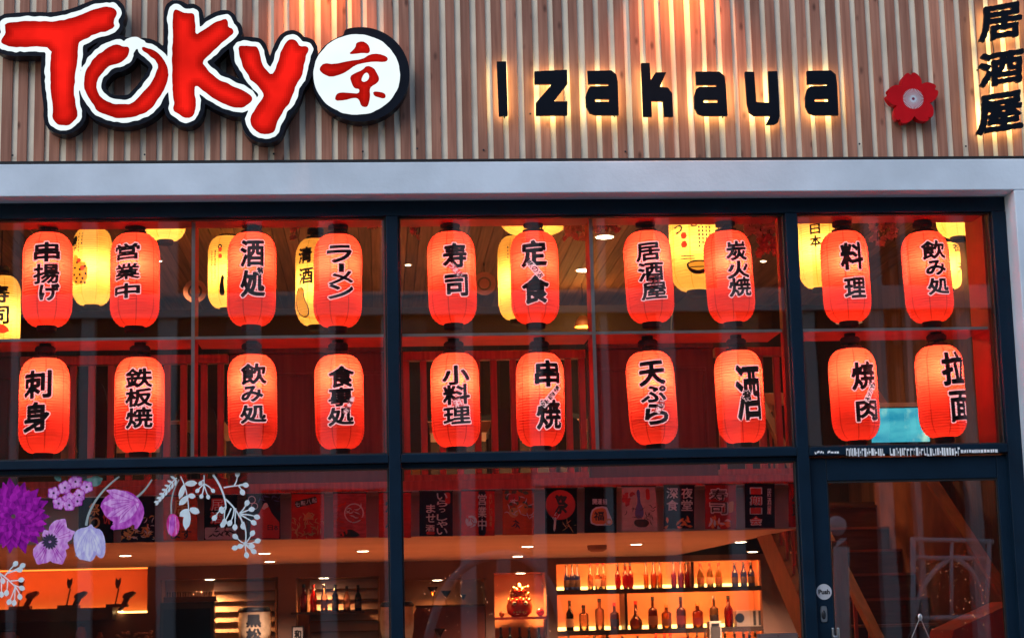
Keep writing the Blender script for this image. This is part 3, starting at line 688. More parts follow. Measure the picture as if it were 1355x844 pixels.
for ch, cx, cyy, w, h, lab in (('居', 1324, 29, 57, 46, 'black halo-lit character 居, topmost of three'), ('酒', 1325, 90, 60, 46, 'black halo-lit character 酒, middle of three'), ('屋', 1323.5, 149, 62, 52, 'black halo-lit character 屋, lowest of three')):
    b = 1.9; ps = []
    for q in glyph_polys(ch):
        q = q*np.array([w-2*b, h-2*b]); ps.append(np.column_stack((cx+q[:, 0]-.10*q[:, 1]*0, cyy-q[:, 1]-.16*q[:, 0]))[::-1])
    a = np.vstack(ps); lo, hi = a.min(0)-5, a.max(0)+5; gx = np.arange(lo[0], hi[0], .7); gy = np.arange(lo[1], hi[1], .7)
    w2 = rngN.normal(0, 1, (len(gx), len(gy)))
    for _ in range(10): w2 = (w2+np.roll(w2, 1, 0)+np.roll(w2, -1, 0)+np.roll(w2, 1, 1)+np.roll(w2, -1, 1))/5
    halo('sign_letter', lab, None, [], GK, sd=sdf(ps, gx, gy)-b+w2/w2.std()*.3, gx=gx, gy=gy)
cb = thing('sign_cable', 'thin black cable hanging behind the three stacked characters', 'cable', P(1315, 60, -.14))
MB().tube([P(1312+3*math.sin(t*5), 50+t*75, -.145) for t in np.linspace(0, 1, 14)], .0035, 6).build('wire', M['black'], cb)
MB().tube([P(1296+14*t, 168+8*math.sin(t*3.14), -.145) for t in np.linspace(0, 1, 10)], .0035, 6).build('wire', M['black'], cb)

# red blossom emblem
BY = -.19
bl = thing('blossom_emblem', 'red five-petal cherry blossom emblem on the timber slats', 'emblem', P(1208, 131, BY))
pet = []
for k in range(5):
    a = R(95+72*k)
    pp = [(4, -4), (10, -10), (18, -13.6), (26, -13.4), (33, -8), (35.5, -3), (31, 0), (35.5, 3), (33, 8), (26, 13.4), (18, 13.6), (10, 10), (4, 4), (0, 0)]
    pet.append(smooth_closed([(1208+x*math.cos(a)-y*math.sin(a), 131-(x*math.sin(a)+y*math.cos(a))) for x, y in pp], 2))
gx = np.arange(1168, 1250, .9); gy = np.arange(92, 172, .9); db = np.min([sdf([q], gx, gy) for q in pet], 0)
M['blossom_red'] = basic('red_gloss_paint', (.60, .005, .010), .4, .1, 9)
M['blossom_red'].node_tree.nodes['Principled BSDF'].inputs['Specular IOR Level'].default_value = .12
plate(MB(), marching(db, gx, gy), BY, -.135, to_sign(BY)).build('petals', M['blossom_red'], bl)
spk = MB(); q = P(1208.5, 131, BY-.003); s_ = 1/scale_at(BY)
for k in range(40):
    a = 2*math.pi*k/40; ca, sa = math.cos(a), math.sin(a); w0, w1 = .22, .42
    spk.add([(q.x+s_*(r*ca-w*sa), BY-.003, q.z+s_*(r*sa+w*ca)) for r, w in ((2.5, -w0), (14.5, -w1), (14.5, w1), (2.5, w0))], [(0, 1, 2, 3)])
spk.build('stamen_rays', basic('white_paint', (.75, .75, .8), .5), bl)
MB().add([(q.x+s_*5*math.cos(k*.35), BY-.0024, q.z+s_*5*math.sin(k*.35)) for k in range(18)], [tuple(range(18))]).build('blossom_eye', basic('pale_violet', (.55, .5, .65), .5), bl)
MB().add([(q.x+s_*2*math.cos(k*.5236), BY-.004, q.z+s_*2*math.sin(k*.5236)) for k in range(12)], [tuple(range(12))]).build('blossom_dot', basic('dark_red', (.2, .01, .05), .5), bl)

# two warm picture lamps over the fascia
for px, e, lab in ((905, 6.0, 'small brass downlight on the slats above the halo-lit letters'), (424, 4.2, 'small brass downlight on the slats above the round 京 disc')):
    p = P(px, -78, -.34)
    t = thing('wall_downlight', lab, 'lamp', p)
    MB().lathe([(.022, -.02), (.03, 0), (.03, .07), (.012, .09)], p, 16).build('lamp_body', M['black'], t, True)
    MB().tube([(p.x, p.y, p.z+.08), (p.x, p.y+.06, p.z+.10), (p.x, -.13, p.z+.10)], .008, 8).build('arm', M['black'], t)
    MB().lathe([(.019, -.024), (.019, -.0215)], p, 16).build('lens', emit('warm_lens', (1, .6, .25), 20), t)
    o = lamp('lamp_glow', 'SPOT', (p.x, p.y, p.z-.03), e*7, (1, .30, .07), t, .03, 100, 1.0); o.rotation_euler = (R(30), 0, 0)

# ------------------------------------------------------------------ interior shell: two floors
YB = 6.9                                               # back wall
z_gc = P(800, 311, 3.5).z                              # gallery ceiling
z_gf = PZ(634, 1.6); z_gfb = PZ(646.5, 1.6); z_lc = PZ(707, 1.75)
X_ST = PX(1055, 1.75, 707)                             # where the gallery ends at the stairs
X_RW = 4.55; X_LW = xl+.2
M['ceil_wood'] = wood('ceiling_planks', (.10, .045, .028), (.24, .11, .065), (60, 1.6, 60), tone=True, knots=False)
M['wall_wood'] = wood('wall_planks', (.09, .038, .026), (.20, .085, .055), (60, 60, 1.6), tone=True, knots=False)
M['ceil_paint'] = basic('warm_white_ceiling', (.55, .46, .42), .7, .06, 2)
M['brown_wall'] = basic('brown_wall', (.20, .10, .07), .7, .1, 2)
M['dark_wall'] = basic('dark_wall', (.035, .02, .018), .7, .2, 2)
M['red_wood'] = wood('red_stained_wood', (.34, .045, .025), (.60, .10, .05), (40, 40, 2), knots=False, rough=.45)
M['orange_wood'] = wood('orange_wood', (.22, .062, .022), (.42, .13, .045), (30, 6, 6), knots=False, rough=.4)
cl = MB(); y = .42; x = X_LW
while x < X_RW:
    w = .095; cl.box(x, x+w-.006, .35, YB+.2, z_gc, z_gc+.03, tone=random.uniform(.65, 1.2)); x += w
tag(cl.build('ceiling', M['ceil_wood']), kind='structure')
tag(MB().box(X_LW, X_RW, .0, YB+.5, z_gc+.031, z_gc+.05).build('ceiling_backing', M['dark_wall']), kind='structure')
tag(MB().box(X_LW, X_ST, 1.75, YB+.4, z_lc, z_gf-.02).box(X_LW, X_ST, 1.66, 1.7495, z_gfb-.02, z_gf-.02).build('gallery_floor', M['ceil_paint']), kind='structure')
tag(MB().box(X_LW, X_RW, .13, YB+.6, -.02, .02).build('floor', M['orange_wood']), kind='structure')
gf = tag(MB().box(X_LW, X_ST, 1.58, 1.655, z_gfb, z_gf).build('gallery_beam', M['red_wood'], origin=(0, 1.6, z_gfb)), 'long red stained beam along the gallery edge above the row of banners', 'beam')
MB().box(X_LW, X_ST, 1.575, 1.59, z_gfb-.006, z_gfb-.001).build('beam_lip', M['rail_grey'], gf)

def grid_wall(mb, x0, x1, z0, z1, holes, Y0, Y1):
    xs_ = sorted({x0, x1, *[h[0] for h in holes], *[h[1] for h in holes]}); zs_ = sorted({z0, z1, *[h[2] for h in holes], *[h[3] for h in holes]})
    for a, b in zip(xs_, xs_[1:]):
        for c, d in zip(zs_, zs_[1:]):
            xm, zm = (a+b)/2, (c+d)/2
            if not any(h[0] < xm < h[1] and h[2] < zm < h[3] for h in holes): mb.box(a, b, Y0, Y1, c, d)
    return mb
def rect(px0, py0, px1, py1, Y):
    a = P((px0+px1)/2, py0, Y); b = P((px0+px1)/2, py1, Y); return (P(px0, (py0+py1)/2, Y).x, P(px1, (py0+py1)/2, Y).x, b.z, a.z)
N1 = rect(-60, 752, 195, 813, YB); N2 = rect(212, 765, 368, 900, YB); N3 = rect(392, 763, 503, 900, YB)
N4 = rect(537, 766, 643, 900, YB); N5 = rect(655, 757, 724, 900, YB); N6 = rect(738, 743, 1010, 900, YB)
bw = thing('back_wall', 'brown bar back wall with lit niches below the gallery', 'wall', (0, YB, 0))
grid_wall(MB(), X_LW, X_RW, .02, z_lc-.002, [N1, N2, N3, N4, N5, N6], YB, YB+.12).build('wall_face', M['brown_wall'], bw)
ND = .42
M['niche_red'] = basic('red_orange_niche_lining', (.50, .19, .09), .6, .1, 2)
M['niche_orange'] = basic('orange_niche_lining', (.75, .34, .17), .6, .08, 3)
M['niche_brown'] = basic('tan_niche_lining', (.42, .22, .13), .6, .1, 3)
for i, n in enumerate((N1, N2, N3, N4, N5, N6)):
    mb = MB(); x0, x1, z0, z1 = n; e = .002
    mb.box(x0-.02, x1+.02, YB+ND, YB+ND+.02, z0, z1+.02).box(x0-.02, x0-e, YB+.121, YB+ND-.001, z0, z1).box(x1+e, x1+.02, YB+.121, YB+ND-.001, z0, z1).box(x0-.02, x1+.02, YB+.121, YB+ND-.001, z1+e, z1+.02)
    mb.build('niche_lining', M['niche_red'] if i == 0 else M['niche_orange'] if i in (5, 4) else M['niche_brown'], bw)
gw = thing('gallery_wall', 'dark wooden back wall of the upper gallery', 'wall', (0, YB, z_gf))
mb = MB(); x = X_LW
while x < X_RW: mb.box(x, x+.148, YB, YB+.05, z_gf, z_gc, tone=random.uniform(.5, 1.1)); x += .15
mb.build('wall_boards', basic('dark_boards', (.05, .025, .02), .7, .2, 3, tone=True), gw)
rw = thing('stair_wall', 'brown board wall beside the staircase', 'wall', (X_RW, 3, 0))
mb = MB(); y = .3
while y < YB+.5: mb.box(X_RW, X_RW+.05, y, y+.13, .02, z_gc, tone=random.uniform(.55, 1.15)); y += .133
mb.build('wall_boards', M['wall_wood'], rw)
MB().box(X_ST, X_RW, YB-.001, YB+.05, z_lc, z_gf).build('stair_wall_band', M['wall_wood'], rw)
lw = thing('side_wall', 'plain brown side wall of the bar at the outer end', 'wall', (X_LW, 3, 0))
MB().box(X_LW-.1, X_LW-.001, .12, YB+.6, 0, z_gc+.05).build('wall_face', M['brown_wall'], lw)
tag(MB().box(X_LW-.1, X_RW+.1, .121, YB+.8, z_gc+.06, z_gc+.2).build('roof', M['dark_wall']), 'flat dark roof over the restaurant behind the timber cladding', 'roof')
tag(MB().box(X_LW-.1, X_RW+.1, YB+.6, YB+.7, 0, z_gc+.05).build('rear_wall', M['dark_wall']), 'dark rear wall closing the restaurant', 'wall')
tag(MB().box(xl-.5, x_pil, .002, .10, z_lb+.16, z_gc+.2).build('upper_wall', M['dark_wall']), 'dark inner wall behind the cladding', 'wall')

# ------------------------------------------------------------------ gallery balustrade and panels
BYg = 1.60; z_rail = PZ(466, BYg)
def bal(x0p, x1p, posts, label):
    a, b = PX(x0p, BYg, 540), PX(x1p, BYg, 540)
    t = thing('balustrade', label, 'balustrade', ((a+b)/2, BYg, z_gf), 'red balustrades along the gallery edge')
    MB().box(a, b, BYg-.03, BYg+.05, z_rail-.05, z_rail+.01).build('handrail', M['red_wood'], t, bevel=.004)
    MB().box(a, b, BYg-.02, BYg+.04, z_gf+.001, z_gf+.04).build('bottom_rail', M['red_wood'], t)
    for p_ in posts:
        x = PX(p_, BYg, 540); MB().box(x-.022, x+.022, BYg-.012, BYg+.032, z_gf+.041, z_rail-.051).build('baluster', M['red_wood'], t, bevel=.003)
def panel(x0p, x1p, label):
    a, b = PX(x0p, BYg, 540), PX(x1p, BYg, 540)
    t = thing('wooden_panel', label, 'panel', ((a+b)/2, BYg, z_gf), 'brown panels in the gallery edge')
    MB().box(a, b, BYg, BYg+.04, z_gf+.001, z_rail+.01).build('panel_board', M['panel'], t)
    w = b-a
    fm = MB()
    for q0, q1 in ((.06, .48), (.52, .94)):
        xa_, xb_ = a+w*q0, a+w*q1; z0, z1 = z_gf+.09, z_rail-.14
        fm.box(xa_, xb_, BYg-.012, BYg-.0005, z1, z1+.02).box(xa_, xb_, BYg-.012, BYg-.0005, z0, z0+.02).box(xa_, xa_+.02, BYg-.012, BYg-.0005, z0+.0205, z1-.0005).box(xb_-.02, xb_, BYg-.012, BYg-.0005, z0+.0205, z1-.0005)
    fm.build('raised_frame', M['panel'], t, bevel=.003)
    MB().box(a, b, BYg-.03, BYg+.05, z_rail+.0105, z_rail+.05).build('panel_cap', M['panel'], t)
M['panel'] = wood('brown_panel_wood', (.045, .022, .016), (.085, .042, .028), (30, 30, 2), knots=False, rough=.4)
panel(-150, 24, 'brown wooden gallery panel behind the 刺身 lantern')
bal(26, 302, [96, 121, 147, 171, 196, 221, 243, 270, 292], 'red balustrade section behind the 鉄板焼 lantern')
panel(304, 532, 'brown wooden gallery panel behind the 食事処 lantern')
bal(534, 776, [538, 561, 585, 608, 632, 654, 680, 705, 729, 753, 771], 'red balustrade section behind the 小料理 and 串焼 lanterns')
panel(778, 946, 'brown wooden gallery panel behind the 天ぷら lantern')
bal(948, 1052, [955, 988, 1008, 1030, 1046], 'red balustrade section beside the tall 酒 lantern')

# things seen through the balusters: chairs and tables on the gallery
M['chair_black'] = basic('black_chair', (.014, .012, .012), .5, .2, 9)
def gallery_chair(px, py, Y, w, h, label):
    p = P(px, py, Y); s = 1/scale_at(Y); ww, hh = w*s, h*s
    t = thing('chair', label, 'chair', (p.x, Y, z_gf), 'black chairs on the gallery')
    pts = [(-ww/2, -hh/2), (ww/2, -hh/2), (ww/2, hh*.15), (ww*.40, hh*.38), (ww*.2, hh*.48), (-ww*.2, hh*.48), (-ww*.40, hh*.38), (-ww/2, hh*.15)]
    pts = smooth_closed(pts, 2); n = len(pts)
    f = [(p.x+x, Y, p.z+z) for x, z in pts]; b = [(p.x+x, Y+.04, p.z+z) for x, z in pts]
    MB().add(f+b, [tuple(range(n)), tuple(range(2*n-1, n-1, -1))]+[(i, (i+1) % n, n+(i+1) % n, n+i) for i in range(n)]).build('backrest', M['chair_black'], t)
    MB().box(p.x-ww/2, p.x+ww/2, Y+.042, Y+.45, z_gf+.42, z_gf+.47).build('seat', M['chair_black'], t, bevel=.01)
    for sx in (-1, 1):
        for yy in (Y+.06, Y+.40): MB().box(p.x+sx*ww*.45-.015, p.x+sx*ww*.45+.015, yy, yy+.03, z_gf+.001, z_gf+.419).build('leg', M['chair_black'], t)
for a in ((122, 560, 2.6, 40, 118, 'black round-backed chair between the 刺身 and 鉄板焼 lanterns'), (232, 590, 2.7, 36, 60, 'low black chair beside the 鉄板焼 lantern'), (272, 575, 2.9, 30, 80, 'black chair seen through the balusters before the panel'),
          (552, 580, 2.6, 34, 70, 'black chair seen through the first balusters of the middle window'), (668, 578, 2.7, 40, 80, 'black chair between the 小料理 and 串焼 lanterns'), (755, 585, 2.8, 34, 70, 'black chair beyond the 串焼 lantern')):
    gallery_chair(*a)
M['table_wood'] = basic('table_wood', (.42, .20, .11), .5, .12, 4)
for px, py, w, lab in ((150, 572, 150, 'wooden table behind the balusters of the outer window'), (250, 556, 90, 'wooden table behind the balusters beside the panel'), (660, 556, 240, 'long wooden table behind the balusters of the middle window'), (1010, 520, 60, 'small wooden table behind the tall 酒 lantern')):
    p = P(px, py, 3.2); hw = w/2/scale_at(3.2)
    t = thing('table', lab, 'table', (p.x, 3.2, z_gf), 'wooden tables on the gallery')
    MB().box(p.x-hw, p.x+hw, 3.2, 3.9, p.z-.09, p.z).build('table_top', M['table_wood'], t, bevel=.006)
    for sx in (-1, 1):
        for yy in (3.25, 3.8): MB().box(p.x+sx*(hw-.06)-.025, p.x+sx*(hw-.06)+.025, yy, yy+.05, z_gf+.001, p.z-.091).build('leg', M['table_wood'], t)

p = P(945, 412, 3.0); t = thing('booth_seat', 'large dark rounded booth back below the noodle bowl lantern', 'seat', (p.x, 3.0, z_gf)); s_b = 1/scale_at(3.0)
pts = smooth_closed([(-58, -40), (58, -40), (58, 5), (44, 20), (20, 27), (-10, 28), (-40, 20), (-56, 4)], 2); n = len(pts); f = [(p.x+x*s_b, 3.0, p.z+z*s_b) for x, z in pts]
MB().add(f+[(x, 3.12, z) for x, y, z in f], [tuple(range(n)), tuple(range(2*n-1, n-1, -1))]+[(i, (i+1) % n, n+(i+1) % n, n+i) for i in range(n)]).build('booth_back', M['chair_black'], t, bevel=.01)
zz = p.z-40*s_b; MB().box(p.x-58*s_b, p.x+58*s_b, 3.0, 3.6, z_gf+.001, zz-.001).build('booth_base', M['chair_black'], t)
# ring emblems, orange board bay, dark band
M['ring'] = basic('pale_red_ring', (.55, .25, .2), .5)
for px, py, lab in ((258, 385, 'pale ring emblem hanging behind the first pane divider'), (641, 375, 'pale ring emblem hanging between the 寿司 and 定食 lanterns')):
    p = P(px, py, 4.6); s = 1/scale_at(4.6); t = thing('ring_emblem', lab, 'emblem', p, 'ring emblems in the gallery')
    mb = MB(); n = 40
    for r0_, r1_ in ((9.5, 15.5), (0, 6.5)):
        for k in range(n):
            a0, a1 = 2*math.pi*k/n, 2*math.pi*(k+1)/n
            mb.add([(p.x+s*r*math.cos(a), yy, p.z+s*r*math.sin(a)) for yy in (4.6, 4.62) for r, a in ((r0_, a0), (r1_, a0), (r1_, a1), (r0_, a1))], [(0, 1, 2, 3), (7, 6, 5, 4), (1, 5, 6, 2), (4, 0, 3, 7)])
    mb.build('ring', M['ring'], t); MB().tube([(p.x, 4.61, p.z+s*15), (p.x, 4.61, z_gc)], .004, 6).build('cord', M['black'], t)
# back counter of the gallery, dark with small glints
t = thing('gallery_counter', 'long dark counter along the back of the gallery', 'counter', (0, 6.4, z_gf))
MB().box(X_LW+.1, X_ST+.2, 6.3, 6.85, z_gf, z_gf+.9).build('counter_body', M['dark_wall'], t)
MB().box(X_LW+.1, X_ST+.2, 6.25, 6.88, z_gf+.901, z_gf+.95).build('counter_top', M['black'], t)
t = thing('ceiling_bulkhead', 'dark bulkhead crossing under the plank ceiling of the gallery', 'bulkhead', (0, 5.9, z_gc))
zb0 = PZ(446, 6.0); zb1 = PZ(405, 6.0)
MB().box(X_LW+.1, X_ST, 6.0, 6.2, zb0, min(zb1, z_gc-.01)).build('bulkhead_board', M['dark_wall'], t)

# ------------------------------------------------------------------ downlights
M['bulb_warm'] = emit('downlight_lens', (1.0, .78, .5), 14)
M['white_trim'] = basic('white_trim', (.7, .66, .6), .5)
def downlight(px, py, z, e, label, r=.045, colr=(1, .66, .47), spot=130, drop=.0):
    d = P(px, py, 0)-CAM; k = (z-CAM.z)/d.z; p = CAM+d*k
    t = thing('downlight', label, 'downlight', p, 'round ceiling downlights')
    MB().lathe([(r+.012, -.006), (r+.015, 0)], p, 20).build('trim_ring', M['white_trim'], t)
    MB().lathe([(r*.9, -.008), (r, -.0065)], p, 20).build('lens', M['bulb_warm'], t)
    o = lamp('lamp_glow', 'SPOT', (p.x, p.y, p.z-.03), e*1.0, colr, t, .04, spot, .9)
    return p
E_LOW = 200
for px, py, lab in ((166, 734, 'ceiling downlight under the violet flower decals'), (357, 742, 'ceiling downlight below the white berry sprig'), (698, 722, 'ceiling downlight below the orange floral banner'), (685, 735, 'ceiling downlight above the red figurine niche'), (842, 719, 'ceiling downlight below the pale vase banner'), (980, 716, 'ceiling downlight below the sushi banner'), (996, 729, 'ceiling downlight over the end of the bottle shelves'), (350, 731, 'small ceiling downlight beside the white berry sprig'), (480, 728, 'ceiling downlight beside the dark mullion')):
    downlight(px, py, z_lc-.001, E_LOW, lab)
for n, px, lab, e in ((N2, 279, 'downlight in the niche above the dark cabinet', 42), (N3, 429, 'downlight in the niche above the row of seven bottles', 26), (N4, 578, 'downlight in the niche above the martini glasses', 34), (N5, 688, 'downlight in the niche above the red figurine', 60)):
    x = PX(px, YB+.18, 765); p = Vector((x, YB+.07, n[3]-.001))
    t = thing('downlight', lab, 'downlight', p, 'round ceiling downlights')
    MB().lathe([(.06, -.005), (.062, 0)], p, 20).build('trim_ring', M['white_trim'], t)
    MB().lathe([(.042, -.007), (.045, -.0055)], p, 20).build('lens', M['bulb_warm'], t)
    lamp('lamp_glow', 'SPOT', (p.x, p.y, p.z-.02), e, (1, .40, .12), t, .03, 140, .8)
for px, py, lab, e in ((800, 313, 'bright round ceiling lamp under the gallery planks beside the pane divider', 260), (773, 357, 'ceiling lamp further back under the gallery planks', 260), (600, 330, 'small ceiling lamp hidden near the 寿司 lantern', 90), (210, 345, 'small ceiling lamp between yellow lanterns and pane divider', 90), (540, 350, 'small ceiling lamp above the dark counter by the mullion', 90), (1010, 345, 'small ceiling lamp beside the blossoms', 80)):
    downlight(px, py, z_gc-.002, e, lab, .07 if e > 200 else .022, (1, .5, .2))
o = lamp('gallery_glow', 'POINT', (PX(770, 5.6, 380), 5.6, z_gc-.35), 22, (1, .45, .08), None, .08)
t = thing('pendant_lamp', 'small orange pendant lamp under the back of the plank ceiling', 'lamp', o.location.copy())
MB().lathe([(.03, .05), (.07, .0), (.075, -.05)], o.location, 20, False).build('lamp_shade', basic('orange_shade', (.5, .2, .05), .5), t)
MB().tube([o.location+Vector((0, 0, .05)), (o.location.x, o.location.y, z_gc)], .004, 6).build('cord', M['black'], t)
tb = tag(bpy.data.objects['gallery_glow'], None)
tb.parent = t; tb.location = (0, 0, 0)
# smoke detector
d = P(790, 721, 0)-CAM; p = CAM+d*((z_lc-CAM.z)/d.z)
t = thing('smoke_detector', 'small dark smoke detector on the lower ceiling', 'detector', p); MB().lathe([(.05, -.05), (.075, -.035), (.08, 0)], p, 20).build('detector_body', M['brown_wall'], t)

# ------------------------------------------------------------------ yellow lanterns deeper inside
YEL = [
 (0.5, 365, 468, 52, 2.6, [('寿', 4, 393, 26, 24), ('司', 5, 421, 24, 24)], 'yellow lantern lettered 寿司 at the outer end beside the 串揚げ lantern'),
 (122, 301, 405, 52, 2.5, [('市', 101, 326, 12, 18)], 'yellow lantern printed with a kimono figure between two red lanterns'),
 (219, 218, 320, 55, 0.95, [], 'yellow lantern cut off by the window head beside the 営業中 lantern'),
 (301, 312, 409, 52, 3.4, [('゜', 293, 330, 6, 6)], 'yellow lantern half behind the 酒処 lantern'),
 (418, 315, 432, 55, 2.9, [('清', 404, 341, 22, 22), ('酒', 405, 369, 22, 22)], 'yellow lantern lettered 清酒 with a sake bottle drawing'),
 (683, 311, 425, 50, 2.6, [], 'yellow lantern half behind the 定食 lantern'),
 (706, 218, 312, 94, 0.95, [], 'large yellow lantern showing its lower end above the 定食 lantern'),
 (920, 250, 388, 72, 1.5, [('う', 893, 306, 14, 16), ('ま', 916, 300, 16, 12)], 'large yellow lantern with a noodle bowl picture and red seals'),
 (1083, 275, 384, 56, 1.7, [('日', 1073, 307, 14, 14), ('本', 1073, 324, 16, 16)], 'yellow lantern lettered 日本 behind the 料理 lantern'),
 (1266, 218, 317, 60, 0.95, [], 'yellow lantern cut off by the window head above the door end'),
 (1252, 320, 384, 44, 3.2, [('衣', 1262, 330, 12, 12), ('天', 1267, 358, 14, 14)], 'short yellow lantern half behind the 飲み処 lantern above the door'),
]
M['print_red'] = glow_paper('glowing_red_print', (.55, .06, .03), .4, (1, .08, .03))  # prints emit too, in place of bulb light through the lantern
M['print_orange'] = glow_paper('glowing_orange_print', (.75, .28, .03), .7, (1, .36, .03))
for cx, y0, y1, w, Y, gl, lab in YEL:
    c = P(cx, (y0+y1)/2, Y); S = 1/scale_at(Y); sx = (w*S/2)/LR; sz = ((y1-y0)*S)/LH
    t = make_lantern('yellow', lab, c, 0, 'yellow paper lanterns inside', power=4.5, bulb=(0, -.03, -.03))
    t.scale = (sx, sx, sz)
    mb = MB(); base = Vector(t.location)
    for ch, x, y, gw, gh in gl:
        (vs, fs, _), _o = glyph_shape(ch, gw*S/sx, gh*S/sz, 0, .05, .03, 30)
        arc = math.asin(max(-.93, min(.93, (x-cx)*S/sx/LR)))*LR
        mb.add([tuple(Vector(q)+base) for q in wrap([(u+arc, v+((y0+y1)/2-y)*S/sz) for u, v in vs], .004)], fs)
    if gl: mb.build('lettering', M['ink'], t)
    def pic(name, pts, mat, off=.004, cells=3.0):
        gx = np.arange(min(p_[0] for p_ in pts)-1, max(p_[0] for p_ in pts)+2, cells/2); gy = np.arange(min(p_[1] for p_ in pts)-1, max(p_[1] for p_ in pts)+2, cells/2)
        vs, fs, _ = marching(sdf([smooth_closed(pts, 1)], gx, gy), gx, gy)
        m_ = MB(); m_.add([tuple(Vector(q)+base) for q in wrap([(math.asin(max(-.97, min(.97, (x-cx)*S/sx/LR)))*LR, ((y0+y1)/2-y)*S/sz) for x, y in vs], off)], fs); m_.build(name, mat, t)
    if '清酒' in lab:
        pic('bottle_outline', [(393, 384), (403, 384), (403, 398), (410, 412), (408, 424), (396, 424), (392, 408)], M['ink']); pic('bottle_drawing', [(394, 385.5), (402, 385.5), (402, 398), (408.5, 412), (407, 422.5), (397, 422.5), (393.5, 408)], M['print_orange'], .0055)
    if 'noodle' in lab:
        pic('bowl_drawing', [(901, 356), (908, 353), (922, 352), (932, 356), (930, 364), (922, 371), (910, 371), (903, 365)], M['ink']); pic('noodles', [(903, 357), (910, 354.5), (922, 354), (930, 357), (927, 363), (916, 367), (906, 363)], M['print_orange'], .0055)
        pic('chopstick', [(895, 344.5), (912, 346), (912, 347.2), (895, 345.8)], M['ink'], cells=1.2); pic('chopstick', [(895, 348.5), (912, 349.6), (912, 350.8), (895, 349.8)], M['ink'], cells=1.2)
        pic('seal', [(896, 313), (903, 313), (903, 322), (896, 322)], M['print_red']); pic('seal', [(896, 325), (903, 325), (903, 334), (896, 334)], M['print_red'])
        m_ = MB()
        for q in range(4):
            for r_ in range(7-q):
                x, y = 919+q*5, 302+r_*5.2; a = math.asin(max(-.9, min(.9, (x-cx)*S/sx/LR)))*LR
                m_.add([tuple(Vector(v)+base) for v in wrap([(a+u*S, ((y0+y1)/2-y+v)*S/sz) for u, v in ((-.9, -1.5), (.9, -1.5), (.9, 1.5), (-.9, 1.5))], .004)], [(0, 1, 2, 3)])
        m_.build('small_print', M['ink'], t)
    def print_cols(x0, y0_, nc, nr, dx=4.6, dy=4.6):
        m_ = MB()
        for q in range(nc):
            for r_ in range(nr-2*q):
                x, y = x0+q*dx, y0_+r_*dy; a = math.asin(max(-.93, min(.93, (x-cx)*S/sx/LR)))*LR; hw = random.uniform(.5, .9)
                m_.add([tuple(Vector(v)+base) for v in wrap([(a+u*S/sx, ((y0+y1)/2-y+v)*S/sz) for u, v in ((-hw, -1.3), (hw, -1.3), (hw, 1.3), (-hw, 1.3))], .004)], [(0, 1, 2, 3)])
        m_.build('small_print', M['ink'], t)
    if 'kimono' in lab: print_cols(107, 312, 2, 6)
    if '酒処' in lab: print_cols(282, 336, 2, 13, 4.6, 3.6)
    if '日本' in lab: print_cols(1079, 345, 2, 9, 4.2, 4.0)
    if '定食' in lab and 'half' in lab: print_cols(671, 330, 1, 4)
    if 'cut off' in lab: pic('seal', [(cx-12, y1-40), (cx-5, y1-40), (cx-5, y1-31), (cx-12, y1-31)], M['print_red'])
    if 'kimono' in lab:
        pic('figure_print', [(110, 356), (117, 356), (116, 362), (111, 363)], M['print_red'], .0065); pic('figure_print', [(106, 345), (112, 347), (110, 352), (105, 351)], M['print_red'], .0065); pic('figure_print', [(99, 342), (106, 340), (108, 350), (120, 352), (120, 380), (98, 381)], M['print_orange']); [pic('figure_print', [(x_, y_), (x_+2.6, y_-1.2), (x_+3.6, y_+2.2), (x_+.8, y_+3)], M['ink'], .0055, 1.6) for x_, y_ in ((100, 366), (104, 371), (108, 367), (112, 372), (116, 366), (103, 376), (110, 377), (115, 378), (101, 357), (108, 360), (115, 356), (104, 350))]; pic('figure_print', [(98, 316), (104, 314), (106, 322), (101, 328), (97, 326)], M['ink'])
    if '酒処' in lab: pic('seal', [(291, 331), (296, 331), (296, 337), (291, 337)], M['print_red']); pic('seal', [(291, 340), (296, 340), (296, 346), (291, 346)], M['print_red']); pic('bottle_drawing', [(295, 369), (299, 369), (298, 380), (300, 396), (292, 396), (293, 382)], M['ink'])
    if lab.startswith('yellow lantern lettered 寿司'): pic('sushi_picture', [(-4, 434), (8, 432), (16, 438), (16, 444), (-4, 446)], M['print_red'])
    zc = z_gc if c.z+.35 < z_gc else c.z+LH/2*sz+.15
    MB().tube([(c.x, c.y, c.z+LH/2+.07), (c.x, c.y, c.z+LH/2+.08+max(0, (z_gc-c.z)/sz-LH/2-.08))], .004, 6).build('hanging_cord', M['matt_black'], t)

